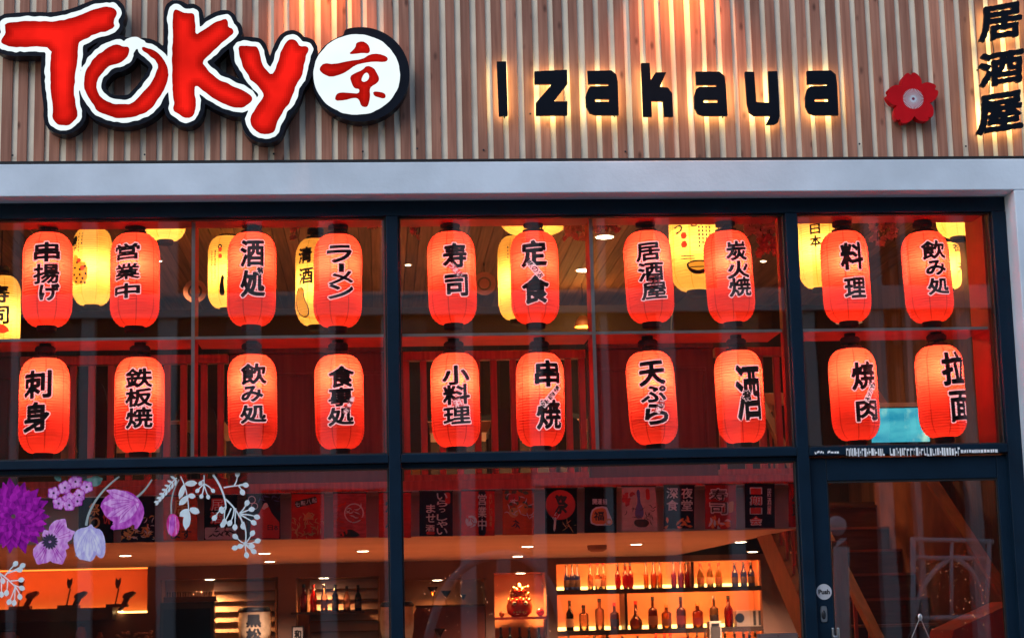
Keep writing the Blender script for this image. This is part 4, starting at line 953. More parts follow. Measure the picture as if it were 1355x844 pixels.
# ------------------------------------------------------------------ pink blossom sprigs along the window head
M['petal_pink'] = paper('pink_silk_petals', (.85, .42, .40), .4, .2); M['petal_red'] = paper('deep_pink_petals', (.90, .16, .15), .4, .2)
M['twig'] = basic('dark_twig', (.03, .02, .015), .8)
def sprig(px0, px1, y0, y1, n, mat, label, Y=.75, seed=0):
    rr = random.Random(seed); c = P((px0+px1)/2, y0-6, Y); t = thing('blossom_sprig', label, 'flowers', c, 'pink silk blossom sprigs under the window head')
    mb = MB()
    for _ in range(n):
        p = P(rr.uniform(px0, px1), y0+(y1-y0)*rr.random()**1.4, Y+rr.uniform(-.06, .06)); r = rr.uniform(.013, .022)
        ax = Vector((rr.gauss(0, 1), -1.2, rr.gauss(0, 1))).normalized(); u = ax.orthogonal().normalized(); v = ax.cross(u)
        for k in range(5):
            a = k*1.2566+rr.random()*.3; d1 = math.cos(a)*u+math.sin(a)*v; d2 = -math.sin(a)*u+math.cos(a)*v
            mb.add([p, p+d1*r*.7+d2*r*.5+ax*r*.2, p+d1*r*1.3+ax*r*.4, p+d1*r*.7-d2*r*.5+ax*r*.2], [(0, 1, 2, 3)])
    mb.build('blossoms', mat, t)
    tw = MB()
    for k in range(3):
        a = P(px0+(px1-px0)*k/3, y0-14, Y); b = P(px0+(px1-px0)*(k+.8)/3, y1-3, Y); m_ = (a+b)/2+Vector((.02, 0, .03)); tw.tube([a, m_, b], [.004, .003, .002], 5)
    tw.build('twig', M['twig'], t)
sprig(745, 778, 299, 317, 46, M['petal_pink'], 'dusty pink blossom sprig beside the middle pane divider', seed=1)
sprig(786, 818, 298, 306, 26, M['petal_pink'], 'thin pink blossom sprig just past the middle pane divider', seed=2)
sprig(985, 1008, 297, 312, 30, M['petal_pink'], 'dusty pink blossom sprig beside the 炭火焼 lantern', seed=3)
sprig(1003, 1032, 314, 338, 60, M['petal_red'], 'deep pink blossom bunch hanging lowest beside the dark mullion', seed=4)
sprig(1010, 1040, 297, 310, 36, M['petal_pink'], 'pale blossom sprig above the deep pink bunch', seed=5)
sprig(1152, 1186, 296, 322, 60, M['petal_pink'], 'dusty pink blossom bunch between the two upper lanterns over the door', seed=6)
sprig(545, 554, 299, 316, 10, M['petal_pink'], 'tiny hanging petal string beside the 寿司 lantern', seed=7)
sprig(384, 396, 297, 316, 14, M['petal_pink'], 'tiny hanging petal string between the 酒処 and ラーメン lanterns', seed=8)
sprig(486, 510, 296, 302, 16, M['petal_pink'], 'thin pink blossom sprig at the corner beside the ラーメン lantern', seed=9)

# ------------------------------------------------------------------ banners under the gallery beam
BNY = 1.54
def cloth(name, c, var=.1): return paper(name, c, .12, var)
M['c_navy'] = cloth('navy_cloth', (.012, .014, .035)); M['c_black'] = cloth('black_cloth', (.008, .008, .012)); M['c_red'] = cloth('red_cloth', (.60, .035, .02))
M['c_orange'] = cloth('orange_cloth', (.55, .10, .03)); M['c_white'] = cloth('white_cloth', (.62, .48, .48)); M['c_pink'] = cloth('rose_cloth', (.50, .08, .09), .25); M['c_dkred'] = cloth('dark_red_cloth', (.30, .02, .02))
M['p_white'] = basic('white_print', (.75, .68, .68), .7); M['p_red'] = basic('red_cloth_print', (.60, .03, .02), .7); M['p_gold'] = basic('gold_print', (.62, .32, .10), .7)
M['p_blue'] = basic('blue_print', (.06, .10, .30), .7); M['p_black'] = basic('black_print', (.01, .01, .012), .7); M['p_orange'] = basic('orange_cloth_print', (.75, .20, .04), .7); M['p_green'] = basic('green_print', (.05, .09, .04), .7)
class Banner:
    def __init__(s, x0, y0, x1, y1, mat, label, lean=0):
        s.x0, s.y0, s.x1, s.y1 = x0, y0, x1, y1; s.ph = random.random()*6
        c = P((x0+x1)/2, y0, BNY); s.t = thing('banner', label, 'banner', c, 'small printed cloth banners under the gallery beam'); s.lean = lean
        n, m_ = 14, 12; vs = []; fs = []
        for j in range(m_+1):
            for i in range(n+1): vs.append(s.pt(i/n, j/m_))
        for j in range(m_):
            for i in range(n): fs.append((j*(n+1)+i, j*(n+1)+i+1, (j+1)*(n+1)+i+1, (j+1)*(n+1)+i))
        MB().add(vs, fs).build('cloth', mat, s.t, True)
        a, b = s.pt(-.02, -.005), s.pt(1.02, -.005)
        MB().tube([a, b], .004, 6).build('hanging_rod', M['black'], s.t)
    def pt(s, u, v, off=0.0):
        p = P(s.x0+(s.x1-s.x0)*u + s.lean*v*(u), s.y0+(s.y1-s.y0)*v, BNY)
        return (p.x, BNY-off+.010*math.sin(u*7+s.ph)*v+.006*math.sin(u*13+s.ph*2)*v, p.z)
    def poly(s, name, pts, mat, off=.004, smooth=1, cells=.05):
        q = smooth_closed(pts, smooth) if smooth else np.array(pts); gx = np.arange(q[:, 0].min()-.02, q[:, 0].max()+.04, cells); gy = np.arange(q[:, 1].min()-.02, q[:, 1].max()+.04, cells)
        vs, fs, _ = marching(sdf([q], gx, gy), gx, gy); MB().add([s.pt(u, v, off) for u, v in vs], fs).build(name, mat, s.t)
    def text(s, st, u0, v0, u1, v1, mat, vertical=True, off=.006, bold=.02):
        mb = MB(); n = len(st); A = (s.x1-s.x0)/(s.y1-s.y0)
        for i, ch in enumerate(st):
            if vertical: cu_, cv = (u0+u1)/2, v0+(v1-v0)*(i+.5)/n; w, h = (u1-u0), (v1-v0)/n*.92
            else: cu_, cv = u0+(u1-u0)*(i+.5)/n, (v0+v1)/2; w, h = (u1-u0)/n*.92, (v1-v0)
            if ch in 'っャ': w *= .6; h *= .6
            (vs, fs, _), _o = glyph_shape(ch, w*A, h, 0, .0, bold, 24)
            mb.add([s.pt(cu_+x/A, cv-y, off) for x, y in vs], fs)
        mb.build('lettering', mat, s.t)
    def disc(s, name, u, v, r, mat, off=.004, hole=0):
        A = (s.x1-s.x0)/(s.y1-s.y0); n = 28
        if hole:
            MB().add([s.pt(u+q*math.cos(2*math.pi*k/n)/A, v+q*math.sin(2*math.pi*k/n), off) for q in (r, hole) for k in range(n)], [(k, (k+1) % n, n+(k+1) % n, n+k) for k in range(n)]).build(name, mat, s.t)
        else:
            MB().add([s.pt(u, v, off)]+[s.pt(u+r*math.cos(2*math.pi*k/n)/A, v+r*math.sin(2*math.pi*k/n), off) for k in range(n)], [(0, 1+k, 1+(k+1) % n) for k in range(n)]).build(name, mat, s.t)
    def strokes(s, name, n, u0, v0, u1, v1, mat, w=.02, seed=0, off=.005, curl=1.0):
        rr = random.Random(seed); mb = MB(); A = (s.x1-s.x0)/(s.y1-s.y0)
        for _ in range(n):
            u, v, a = rr.uniform(u0, u1), rr.uniform(v0, v1), rr.uniform(0, 6.28); pts = []; da = rr.uniform(-.5, .5)*curl
            for k in range(6): pts.append((u, v, a)); u += .035*math.cos(a)/A*.8; v += .035*math.sin(a)*.8; a += da
            L = []
            for k, (uu, vv, aa) in enumerate(pts):
                ww = w*(1-abs(k-2.5)/3.2); uu = min(max(uu, .02), .98); vv = min(max(vv, .02), .98)
                L += [s.pt(uu-math.sin(aa)*ww/A, vv+math.cos(aa)*ww, off), s.pt(uu+math.sin(aa)*ww/A, vv-math.cos(aa)*ww, off)]
            mb.add(L, [(2*k, 2*k+1, 2*k+3, 2*k+2) for k in range(5)])
        mb.build(name, mat, s.t)
b = Banner(104, 659, 150, 718, M['c_black'], 'black banner with orange writing behind the violet tulip stem'); b.text('祭り', .30, .1, .62, .7, M['p_gold']); b.text('祝', .70, .15, .92, .6, M['p_red'])
b = Banner(160, 657, 205, 717, M['c_navy'], 'navy banner with gold waves along its lower half'); b.strokes('wave_print', 46, .03, .45, .95, .95, M['p_gold'], .022, 1); b.strokes('foam_print', 20, .03, .5, .95, .95, M['p_white'], .012, 2)
b = Banner(216, 656, 261, 715, M['c_orange'], 'orange banner with dark writing behind the small pink tulip bud'); b.text('居', .3, .08, .75, .42, M['p_gold']); b.text('ます', .2, .76, .85, .96, M['p_black'], False); b.disc('motif', .5, .58, .13, M['p_red'])
b = Banner(270, 655, 314, 714, M['c_black'], 'black banner with 居酒 in red outline above a pale strip'); b.text('居酒', .18, .06, .62, .66, M['p_red'], True, .005, .07); b.text('居酒', .22, .09, .58, .63, M['p_white'], True, .0062, -.012); b.poly('pale_strip', [(.02, .72), (.98, .72), (.98, .99), (.02, .99)], M['c_white'], .004, 0); b.strokes('strip_print', 14, .08, .78, .9, .93, M['p_black'], .02, 3)
b = Banner(326, 654, 371, 713, M['c_navy'], 'navy banner with a red mountain and white blossom outline'); b.poly('mountain', [(.1, .98), (.12, .62), (.35, .45), (.52, .2), (.6, .18), (.75, .42), (.97, .62), (.97, .98)], M['p_red'], .004, 0); b.poly('snow_cap', [(.45, .32), (.53, .19), (.61, .18), (.68, .32), (.6, .28), (.55, .34)], M['p_white'], .0055, 0); b.strokes('cloud_lines', 10, .4, .03, .95, .14, M['p_blue'], .012, 5, curl=.2); b.text('日本', .62, .68, .95, .8, M['p_black'], False); b.disc('blossom_ring', .16, .12, .09, M['p_white'], .005, .07); b.disc('blossom_ring', .24, .26, .08, M['p_white'], .005, .06)
b = Banner(385.5, 653, 429, 713, M['c_red'], 'red banner with a slanted black label 七転八起 over pale waves'); b.poly('label', [(.10, .17), (.76, .05), (.80, .19), (.14, .32)], M['p_black'], .004, 0)
mb = MB()
for i, ch in enumerate('七転八起'):
    (vs, fs, _), _o = glyph_shape(ch, .115, .10, 0, 0, .02, 22); A = 43.5/60
    mb.add([b.pt(.19+.17*i+x/A*.9, .235-.03*i-y, .006) for x, y in vs], fs)
mb.build('lettering', M['p_white'], b.t); b.strokes('wave_print', 40, .08, .5, .92, .95, M['p_gold'], .012, 6); b.poly('peak_print', [(.3, .62), (.5, .38), (.62, .45), (.72, .6), (.55, .55)], M['p_orange'], .004)
b = Banner(441, 652, 484.5, 711, M['c_pink'], 'rose banner with a pale ring and a dark mountain at its foot'); b.disc('ring_print', .63, .45, .22, M['p_white'], .005, .195); b.poly('mountain', [(.12, .98), (.35, .86), (.5, .80), (.66, .84), (.88, .98)], M['p_black'], .004); b.strokes('foam_print', 9, .45, .35, .8, .55, M['p_white'], .014, 7); b.strokes('cloud_lines', 14, .05, .1, .9, .9, M['p_red'], .03, 8)
b = Banner(501, 651.5, 544, 711, M['c_red'], 'red banner half hidden behind the dark mullion'); b.text('焼鳥', .2, .12, .7, .8, M['p_black'])
b = Banner(555, 650, 599, 709, M['c_navy'], 'navy banner with white いらっしゃいませ writing'); b.text('いらっしゃい', .52, .03, .84, .97, M['p_white']); b.text('ませ', .20, .28, .48, .70, M['p_white']); b.poly('corner_mark', [(.76, .02), (.93, .02), (.93, .28), (.78, .28)], M['p_red'], .004, 0); b.text('酒', .18, .74, .46, .9, M['p_white']); b.poly('base_mark', [(.2, .9), (.48, .9), (.48, .97), (.2, .97)], M['p_red'], .004, 0)
b = Banner(610, 649, 654.5, 708.5, M['c_red'], 'red banner with a navy stripe lettered 営業中'); b.poly('stripe', [(.52, .01), (.74, .01), (.74, .99), (.52, .99)], M['c_navy'], .004, 0); b.text('営業中', .50, .06, .76, .88, M['p_white'], True, .0065); b.text('おいしい酒肴', .84, .06, .92, .8, M['p_gold']); b.disc('fish_print', .3, .68, .13, M['p_white']); b.strokes('fish_print', 8, .2, .6, .45, .8, M['p_red'], .015, 9, .006)
b = Banner(665, 648, 707, 707.5, M['c_orange'], 'orange banner with dark leaves and pale flowers'); b.strokes('leaf_print', 16, .05, .03, .95, .4, M['p_green'], .05, 10); b.disc('flower_print', .35, .2, .12, M['p_red'], .005); b.disc('flower_print', .62, .42, .13, M['p_orange'], .0055); b.disc('flower_print', .35, .5, .11, M['p_gold'], .005); b.strokes('petal_lines', 18, .15, .08, .85, .65, M['p_white'], .012, 11, .0065); b.strokes('small_mark', 5, .4, .68, .6, .78, M['p_black'], .02, 12)
b = Banner(721, 646, 763.5, 706, M['c_black'], 'black banner with a red fan lettered 祭'); b.disc('fan_print', .48, .36, .33, M['p_red']); b.text('祭', .24, .12, .72, .58, M['p_black'], True, .006, .04); b.poly('fan_handle', [(.30, .62), (.36, .62), (.33, .95), (.26, .95)], M['p_white'], .005, 0); b.strokes('fan_ribs', 6, .2, .58, .42, .68, M['p_white'], .008, 13, curl=.1); b.strokes('firework_print', 10, .62, .75, .9, .9, M['p_gold'], .008, 14, curl=.1)
b = Banner(773.5, 645, 816, 704.5, M['c_black'], 'black banner with an orange money pouch outlined in white'); b.poly('pouch_outline', [(.24, .44), (.68, .40), (.76, .55), (.86, .70), (.88, .84), (.2, .84), (.16, .66)], M['p_white'], .004); b.poly('pouch', [(.28, .47), (.64, .44), (.70, .58), (.72, .81), (.24, .81), (.2, .66)], M['p_orange'], .0055); b.text('福', .28, .52, .6, .74, M['p_black'], True, .007); b.disc('coin', .76, .76, .08, M['p_gold'], .006, .04); b.text('開運招', .24, .25, .7, .37, M['p_white'], False)
b = Banner(823, 643.5, 867, 702, M['c_white'], 'pale banner with a dark blue vase drawing', 4); b.poly('vase', [(.42, .06), (.54, .06), (.52, .35), (.62, .5), (.60, .72), (.36, .72), (.38, .5), (.46, .35)], M['p_blue'], .004); b.poly('stand', [(.3, .74), (.78, .74), (.72, .92), (.38, .92)], M['p_black'], .005); b.poly('seal', [(.70, .05), (.82, .05), (.82, .30), (.70, .30)], M['p_red'], .004, 0); b.strokes('branch_print', 16, .1, .5, .9, .75, M['p_black'], .01, 15); b.strokes('wash_print', 8, .08, .15, .3, .4, M['c_pink'], .06, 16, .003)
b = Banner(878.5, 642, 919, 699, M['c_navy'], 'navy banner with white 深夜食堂 writing'); b.text('深食', .08, .04, .46, .60, M['p_white']); b.text('夜堂', .56, .04, .94, .60, M['p_white']); b.strokes('food_print', 12, .1, .82, .9, .95, M['p_orange'], .035, 17, curl=.2)
b = Banner(933, 641, 974, 699.5, M['c_dkred'], 'dark red banner with large black 寿司 writing'); b.text('寿司', .12, .06, .74, .70, M['p_white'], True, .005, .07); b.text('寿司', .15, .09, .71, .67, M['p_black'], True, .0065, .015); b.poly('side_label', [(.74, .4), (.92, .36), (.90, .62), (.74, .64)], M['p_gold'], .004, 0); b.strokes('sushi_print', 12, .12, .80, .9, .92, M['p_orange'], .045, 18, .006); b.strokes('sushi_print', 8, .12, .78, .9, .92, M['p_white'], .03, 19, .007)
b = Banner(985.5, 640, 1025, 698, M['c_navy'], 'navy banner with four red characters outlined white in a column'); b.text('一期一会', .16, .04, .58, .96, M['p_white'], True, .005, .07); b.text('一期一会', .20, .06, .54, .94, M['p_red'], True, .0065, .01); b.text('居酒屋', .74, .1, .88, .7, M['p_white'])
b = Banner(1043, 639, 1084, 697, M['c_dkred'], 'dark red banner at the end beside the staircase'); b.text('鍋', .1, .2, .6, .8, M['p_black'])

# ------------------------------------------------------------------ back bar: bottle shelves
SYF, SYB = YB+.02, YB+ND-.01
M['shelf_dark'] = basic('dark_shelf', (.05, .022, .014), .5)
M['led_strip'] = emit('shelf_led', (1.0, .50, .12), 5)
M['led_niche'] = emit('niche_led', (1.0, .22, .03), 2.2)
M['glossy_white'] = basic('white_metal_plate', (.75, .78, .82), .35)
sh = thing('bottle_shelf', 'orange backlit bottle shelves between the red figurine niche and the staircase', 'shelf', (N6[0], YB, N6[2]))
zs_rows = [PZ(777.5, YB, 870), PZ(831.5, YB, 870), PZ(886, YB, 870)]
for z in zs_rows:
    MB().box(N6[0], N6[1], SYF, SYB, z-.022, z).build('shelf_board', M['shelf_dark'], sh)
    MB().box(N6[0]+.01, N6[1]-.06, SYB-.05, SYB-.03, z+.001, z+.035).build('led_strip', M['led_strip'], sh)
def added_fill(x0, x1, z, e, parent, c=(1, .25, .06), Y=None, down=R(62)):  # added area light, strengthens the LED glow in shelves and niche
    d = bpy.data.lights.new('shelf_fill', 'AREA'); d.shape = 'RECTANGLE'; d.size = (x1-x0)*.96; d.size_y = .03; d.energy = e; d.color = c
    o = bpy.data.objects.new('shelf_fill', d); col.objects.link(o); o.parent = parent; o.location = Vector(((x0+x1)/2, (YB+.06) if Y is None else Y, z))-Vector(parent.location)
    o.rotation_euler = (down, 0, 0)
for z, z2 in ((N6[3]-.02, 0), (zs_rows[0]-.03, 1), (zs_rows[1]-.03, 2)):
    added_fill(N6[0]+.02, N6[1]-.02, z, 13, sh)
for z in zs_rows[:2]: MB().box(N6[0], N6[1], SYF-.004, SYF+.012, z-.045, z-.0225).build('shelf_screen_lip', M['shelf_dark'], sh)  # lip added to screen the area lights from view
for px, r0_, r1_ in ((919, N6[3]-.003, zs_rows[0]), (829, zs_rows[0]-.023, zs_rows[1]), (803, zs_rows[1]-.023, zs_rows[2])):
    x = PX(px, YB, 800); MB().box(x-.012, x+.012, SYF+.01, SYB, r1_+.001, r0_-.001).build('shelf_divider', M['shelf_dark'], sh)
x = PX(1002, YB, 800)

BM = {'blue': ((.10, .2, .9), .25), 'navy': ((.02, .03, .10), .1), 'clear': ((.75, .45, .28), .75), 'red': ((.62, .03, .02), .3), 'amber': ((.85, .30, .05), .5), 'orange': ((.85, .20, .04), .4), 'cream': ((.92, .62, .25), .25), 'black': ((.012, .012, .012), .02), 'brown': ((.30, .07, .02), .3), 'pinkclear': ((.8, .42, .32), .6), 'white': ((.75, .6, .45), .1), 'green': ((.02, .03, .015), .1), 'purple': ((.35, .06, .08), .35)}
for k, (c, cl_) in BM.items(): M['b_'+k] = liquid('bottle_'+k, c, cl_)
M['lab_dark'] = basic('dark_bottle_label', (.05, .04, .04), .6); M['lab_white'] = basic('pale_bottle_label', (.55, .42, .32), .6); M['lab_red'] = basic('red_bottle_label', (.35, .04, .03), .6); M['lab_brown'] = basic('brown_bottle_label', (.25, .10, .06), .6)
SHAPES = {
 'slim': [(0, 0), (1, 0), (1, .50), (.8, .62), (.42, .74), (.36, .95), (.36, 1)],
 'wine': [(0, 0), (1, 0), (1, .55), (.85, .65), (.40, .76), (.36, 1)],
 'spirit': [(0, 0), (1, 0), (1, .58), (.9, .66), (.32, .72), (.30, 1)],
 'square': [(0, 0), (1, 0), (1.0, .66), (.85, .72), (.35, .76), (.35, 1)],
 'decanter': [(0, 0), (.95, 0), (1.05, .14), (1.0, .32), (.6, .44), (.26, .56), (.24, 1)],
 'bulge': [(0, 0), (.7, 0), (1, .2), (1, .5), (.85, .66), (.42, .76), (.36, 1)],
 'cone': [(0, 0), (1, 0), (1, .45), (.36, .88), (.34, 1)],
}
def bottle(px, yb, yt, w, Y, shape, colour, label, labmat=None, cap='black', group=None, zbase=None):
    s = 1/scale_at(Y); b = P(px, yb, Y); z0 = zbase if zbase is not None else b.z; H = P(px, yt, Y).z-z0; r = w*s/2
    t = thing('bottle', label, 'bottle', (b.x, Y, z0), group)
    pr = [(max(.001, a*r), q*H*.93) for a, q in SHAPES[shape]]
    MB().lathe(pr, (b.x, Y, z0+.001), 18).build('bottle_glass', M['b_'+colour], t, True)
    rc = SHAPES[shape][-1][0]*r*1.15
    MB().lathe([(rc, H*.88), (rc, H), (rc*.8, H*1.005)], (b.x, Y, z0), 12).build('bottle_cap', M[{'black': 'black', 'red': 'red_ink', 'steel': 'steel', 'gold': 'p_gold'}[cap]], t)
    if labmat: MB().lathe([(r*1.02, H*.12), (r*1.02, H*.40)], (b.x, Y, z0), 18, False).build('bottle_label', M[labmat], t)
BY1 = YB+.17
row1 = [(750.4, 747, 8.3, 'slim', 'blue', 'lab_dark', 'black', 'blue', 'outer'), (758, 746.5, 8.3, 'slim', 'blue', 'lab_dark', 'black', 'blue', 'middle'), (764.3, 746.5, 8, 'slim', 'blue', 'lab_dark', 'black', 'blue', 'inner'),
 (781.7, 745.6, 7.4, 'slim', 'clear', 'lab_brown', 'red', 'clear', 'outer'), (791.3, 745, 8, 'slim', 'clear', 'lab_white', 'red', 'clear', 'middle'), (799, 745, 7.4, 'slim', 'clear', 'lab_brown', 'red', 'clear', 'inner'),
 (818, 745.2, 8, 'bulge', 'red', None, 'black', 'red bulging', 'lone'), (828, 744.5, 8.4, 'bulge', 'red', None, 'black', 'red bulging', 'first'), (834.6, 744.5, 8.2, 'bulge', 'red', None, 'black', 'red bulging', 'second'),
 (855.5, 744, 6.5, 'slim', 'amber', None, 'black', 'amber', 'outer'), (865.5, 743.3, 8.5, 'slim', 'orange', None, 'black', 'amber', 'middle'), (873.5, 743.5, 6.8, 'slim', 'amber', None, 'black', 'amber', 'inner'),
 (892, 742.5, 7, 'slim', 'red', None, 'black', 'slim red', 'outer'), (901.5, 742.3, 8, 'slim', 'red', None, 'black', 'slim red', 'middle'), (909.5, 742.5, 7, 'slim', 'red', None, 'black', 'slim red', 'inner'),
 (927.6, 745, 9.2, 'cone', 'cream', 'lab_brown', 'red', 'creamy yellow', 'outer'), (940, 744.5, 9.2, 'cone', 'cream', 'lab_white', 'red', 'creamy yellow', 'middle'), (951.5, 744.5, 9.2, 'cone', 'cream', 'lab_brown', 'red', 'creamy yellow', 'inner'),
 (973, 743.8, 8.8, 'wine', 'blue', 'lab_dark', 'black', 'dark blue wine', 'outer'), (984.7, 743, 8.8, 'wine', 'blue', 'lab_dark', 'black', 'dark blue wine', 'middle'), (994.8, 743, 8.8, 'wine', 'blue', 'lab_dark', 'black', 'dark blue wine', 'inner')]
GB = 'bottles on the orange backlit shelves'
wd = {'outer': 'nearest the figurine niche', 'middle': 'in the middle', 'inner': 'nearest the staircase', 'lone': 'standing apart from two others', 'first': 'first of the touching pair', 'second': 'second of the touching pair'}
for px, yt, w, sp, c, lm, cp, nm, ps in row1:
    bottle(px, 778, yt, w, BY1, sp, c, f'{nm} bottle on the top backlit shelf, {wd[ps]}' + ('' if ps in ('lone', 'first', 'second') else ' of its trio'), lm, cp, GB, zs_rows[0])
row2 = [(754.4, 794, 10.4, 'wine', 'green', 'lab_white', 'black', 'dark wine bottle with pale label, first on the second backlit shelf'), (773, 800, 13, 'square', 'clear', None, 'black', 'squat clear bottle on the second backlit shelf'),
 (794, 791.4, 12, 'square', 'pinkclear', None, 'black', 'clear bottle with tall black stopper on the second shelf'), (813.7, 797, 12, 'spirit', 'brown', 'lab_dark', 'red', 'dark red bottle with black label on the second shelf'),
 (842, 794.7, 16, 'decanter', 'brown', None, 'red', 'round brown decanter beside the shelf divider'), (864.6, 789, 12.6, 'spirit', 'brown', 'lab_brown', 'black', 'tall brown spirit bottle beside the round decanter'),
 (882.5, 799.5, 13, 'square', 'amber', 'lab_brown', 'gold', 'squat amber bottle on the second shelf'), (902, 789, 12.4, 'spirit', 'brown', 'lab_red', 'black', 'tall brown bottle with dark red label'),
 (924, 797, 14, 'square', 'orange', 'lab_red', 'gold', 'square orange bottle with glass stopper'), (945.8, 788, 12, 'spirit', 'white', 'lab_dark', 'steel', 'white bottle with black label behind the framed box'),
 (965, 787.4, 11.8, 'wine', 'red', None, 'black', 'tall dark red bottle beside the grey box')]
for px, yt, w, sp, c, lm, cp, lab in row2: bottle(px, 832, yt, w, BY1, sp, c, lab, lm, cp, GB, zs_rows[1])
NECK = ['dark green bottle neck at the outer end of the lowest shelf', 'black bottle neck below the clear bottle with tall stopper', 'brown bottle neck just past the lower shelf divider', 'brown bottle neck below the round decanter', 'red bottle neck, first of three close together', 'red bottle neck, middle of three close together', 'red bottle neck, last of three close together', 'orange bottle neck, first of an orange trio', 'orange bottle neck, middle of an orange trio', 'amber bottle neck at the end of the orange trio', 'black bottle neck beside the framed box', 'black bottle neck under the grey box with disc', 'black bottle neck, third from the staircase end', 'black bottle neck, second from the staircase end', 'black bottle neck nearest the staircase']
for i, (px, yt, c) in enumerate([(753.6, 840, 'green'), (788, 840.5, 'black'), (825, 841, 'brown'), (845, 840.5, 'brown'), (869, 837, 'red'), (881, 837, 'red'), (888.6, 837, 'red'), (911.7, 835, 'orange'), (924, 835, 'orange'), (935, 836, 'amber'), (961, 832, 'black'), (974, 832, 'black'), (986, 832, 'black'), (993.7, 834, 'black'), (1001.5, 831, 'black')]):
    bottle(px, 886, yt, 8.5, BY1, 'wine', c, NECK[i], None, 'black' if c != 'red' else 'red', 'bottle necks on the lowest shelf', zs_rows[2])
# grey box with a round hole, framed box, pale plate
a, b = P(972.6, 807, BY1), P(1009, 831.5, BY1)
t = thing('display_box', 'grey box with a dark round disc on the second bottle shelf', 'box', ((a.x+b.x)/2, BY1, zs_rows[1]))
MB().box(a.x, b.x, BY1-.06, BY1+.1, zs_rows[1]+.001, a.z).build('box_body', M['lab_white'], t, bevel=.003)
c = P(979, 817, BY1-.064); MB().add([(c.x+.045*math.cos(k*.2618), BY1-.0625, c.z+.045*math.sin(k*.2618)) for k in range(24)], [tuple(range(24))]).build('round_disc', M['black'], t)
for q in (997, 1004): e = PX(q, BY1, 817); MB().box(e-.015, e+.012, BY1-.0635, BY1-.0605, zs_rows[1]+.01, a.z-.008).build('dark_stripe', M['lab_dark'], t)
a, b = P(938.5, 821.5, YB-.25), P(956.3, 870, YB-.25)
t = thing('framed_box', 'small dark framed box in front of the bottle shelves', 'box', ((a.x+b.x)/2, YB-.25, b.z))
MB().box(a.x, b.x, YB-.25, YB-.1, b.z, a.z).build('box_body', M['lab_white'], t, bevel=.004)
MB().box(a.x+.012, b.x-.012, YB-.256, YB-.2505, b.z+.02, a.z-.05).build('box_front', M['lab_dark'], t); MB().box(a.x+.02, b.x-.02, YB-.257, YB-.2505, a.z-.045, a.z-.02).build('box_label', M['black'], t)
t = thing('bar_counter', 'long dark bar counter in front of the back bar', 'counter', (0, 6.0, .02))
zc_ = P(677, 870, 6.2).z
MB().box(X_LW+.1, PX(1003, 6.2), 6.05, 6.5, .021, zc_-.04).build('counter_body', M['dark_wall'], t); MB().box(X_LW+.1, PX(1004, 6.2), 5.98, 6.6, zc_-.039, zc_).build('counter_top', M['black'], t)
MB().box(PX(938, YB-.25), PX(957, YB-.25), YB-.26, YB-.09, .021, P(947, 870, YB-.25).z-.001).build('counter_post', M['dark_wall'], t)
PLY = 1.2
a, b = P(1002, 838, PLY), P(1059, 905, PLY)
t = thing('metal_plate', 'white metal plate with small bolts at the lower edge beside the door', 'sign plate', ((a.x+b.x)/2, PLY, b.z))
pp = smooth_closed([(a.x, a.z-.02), (a.x, a.z-.005), (a.x+.005, a.z), (b.x-.005, a.z), (b.x, a.z-.005), (b.x, b.z), (a.x, b.z)], 1); n = len(pp)
MB().add([(x, PLY, z) for x, z in pp]+[(x, PLY+.02, z) for x, z in pp], [tuple(range(n-1, -1, -1)), tuple(range(n, 2*n))]+[(i, (i+1) % n, n+(i+1) % n, n+i) for i in range(n)]).build('plate_face', M['glossy_white'], t)
for px in (1005, 1030, 1056): q = P(px, 841, PLY-.004); MB().sphere((q.x, PLY-.001, q.z), .007, 10).build('bolt', M['steel'], t)
for px in (1012, 1048): q = PX(px, PLY, 880); MB().box(q-.015, q+.015, PLY+.021, PLY+.05, .021, b.z+.1).build('stand_leg', M['steel'], t)

# niche lights and shelves
nd = thing('niche_light', 'orange glowing light strip along the top of the long niche', 'light strip', ((N1[0]+N1[1])/2, YB+.1, N1[3]))
MB().box(N1[0]+.01, N1[1]-.01, YB+.14, YB+.17, N1[3]-.014, N1[3]-.003).build('led_strip', M['led_niche'], nd)
MB().box(N1[0]+.01, N1[1]-.01, SYB-.06, SYB-.03, N1[2]+.002, N1[2]+.02).build('led_strip', M['led_strip'], nd)
added_fill(N1[0]+.02, N1[1]-.02, N1[3]-.03, 4.5, nd, (1, .16, .03))
M['louvre'] = basic('pinkish_louvre', (.52, .36, .30), .6, .08, 5)
def louvre(n, px0, px1, py0, py1, k, label):
    x0, x1 = PX(px0, YB+.3, 800), PX(px1, YB+.3, 800); t = thing('louvre_panel', label, 'panel', ((x0+x1)/2, YB+.3, n[2])); mb = MB()
    for i in range(k):
        z = PZ(py0+(py1-py0)*i/(k-1), YB+.3, (px0+px1)/2); b = len(mb.v); mb.box(x0, x1, YB+.30, YB+.312, z-.045, z+.045)
        for q in range(b, len(mb.v)): X_, Y_, Z_ = mb.v[q]; mb.v[q] = (X_, Y_+(Z_-z)*.9, Z_)
    mb.build('louvres', M['louvre'], t)
    MB().box(x0-.02, x0-.001, YB+.26, YB+.36, n[2], n[3]-.1).build('side_rail', M['niche_brown'], t); MB().box(x1+.001, x1+.02, YB+.26, YB+.36, n[2], n[3]-.1).build('side_rail', M['niche_brown'], t)
louvre(N2, 283, 364, 775, 870, 8, 'white louvred panel behind the sake barrel'); louvre(N3, 410, 500, 772, 870, 8, 'white louvred panel behind the row of seven bottles')
b7 = thing('niche_shelf', 'thin dark shelf carrying seven bottles in a niche', 'shelf', ((N3[0]+N3[1])/2, YB, PZ(808, YB, 440)))
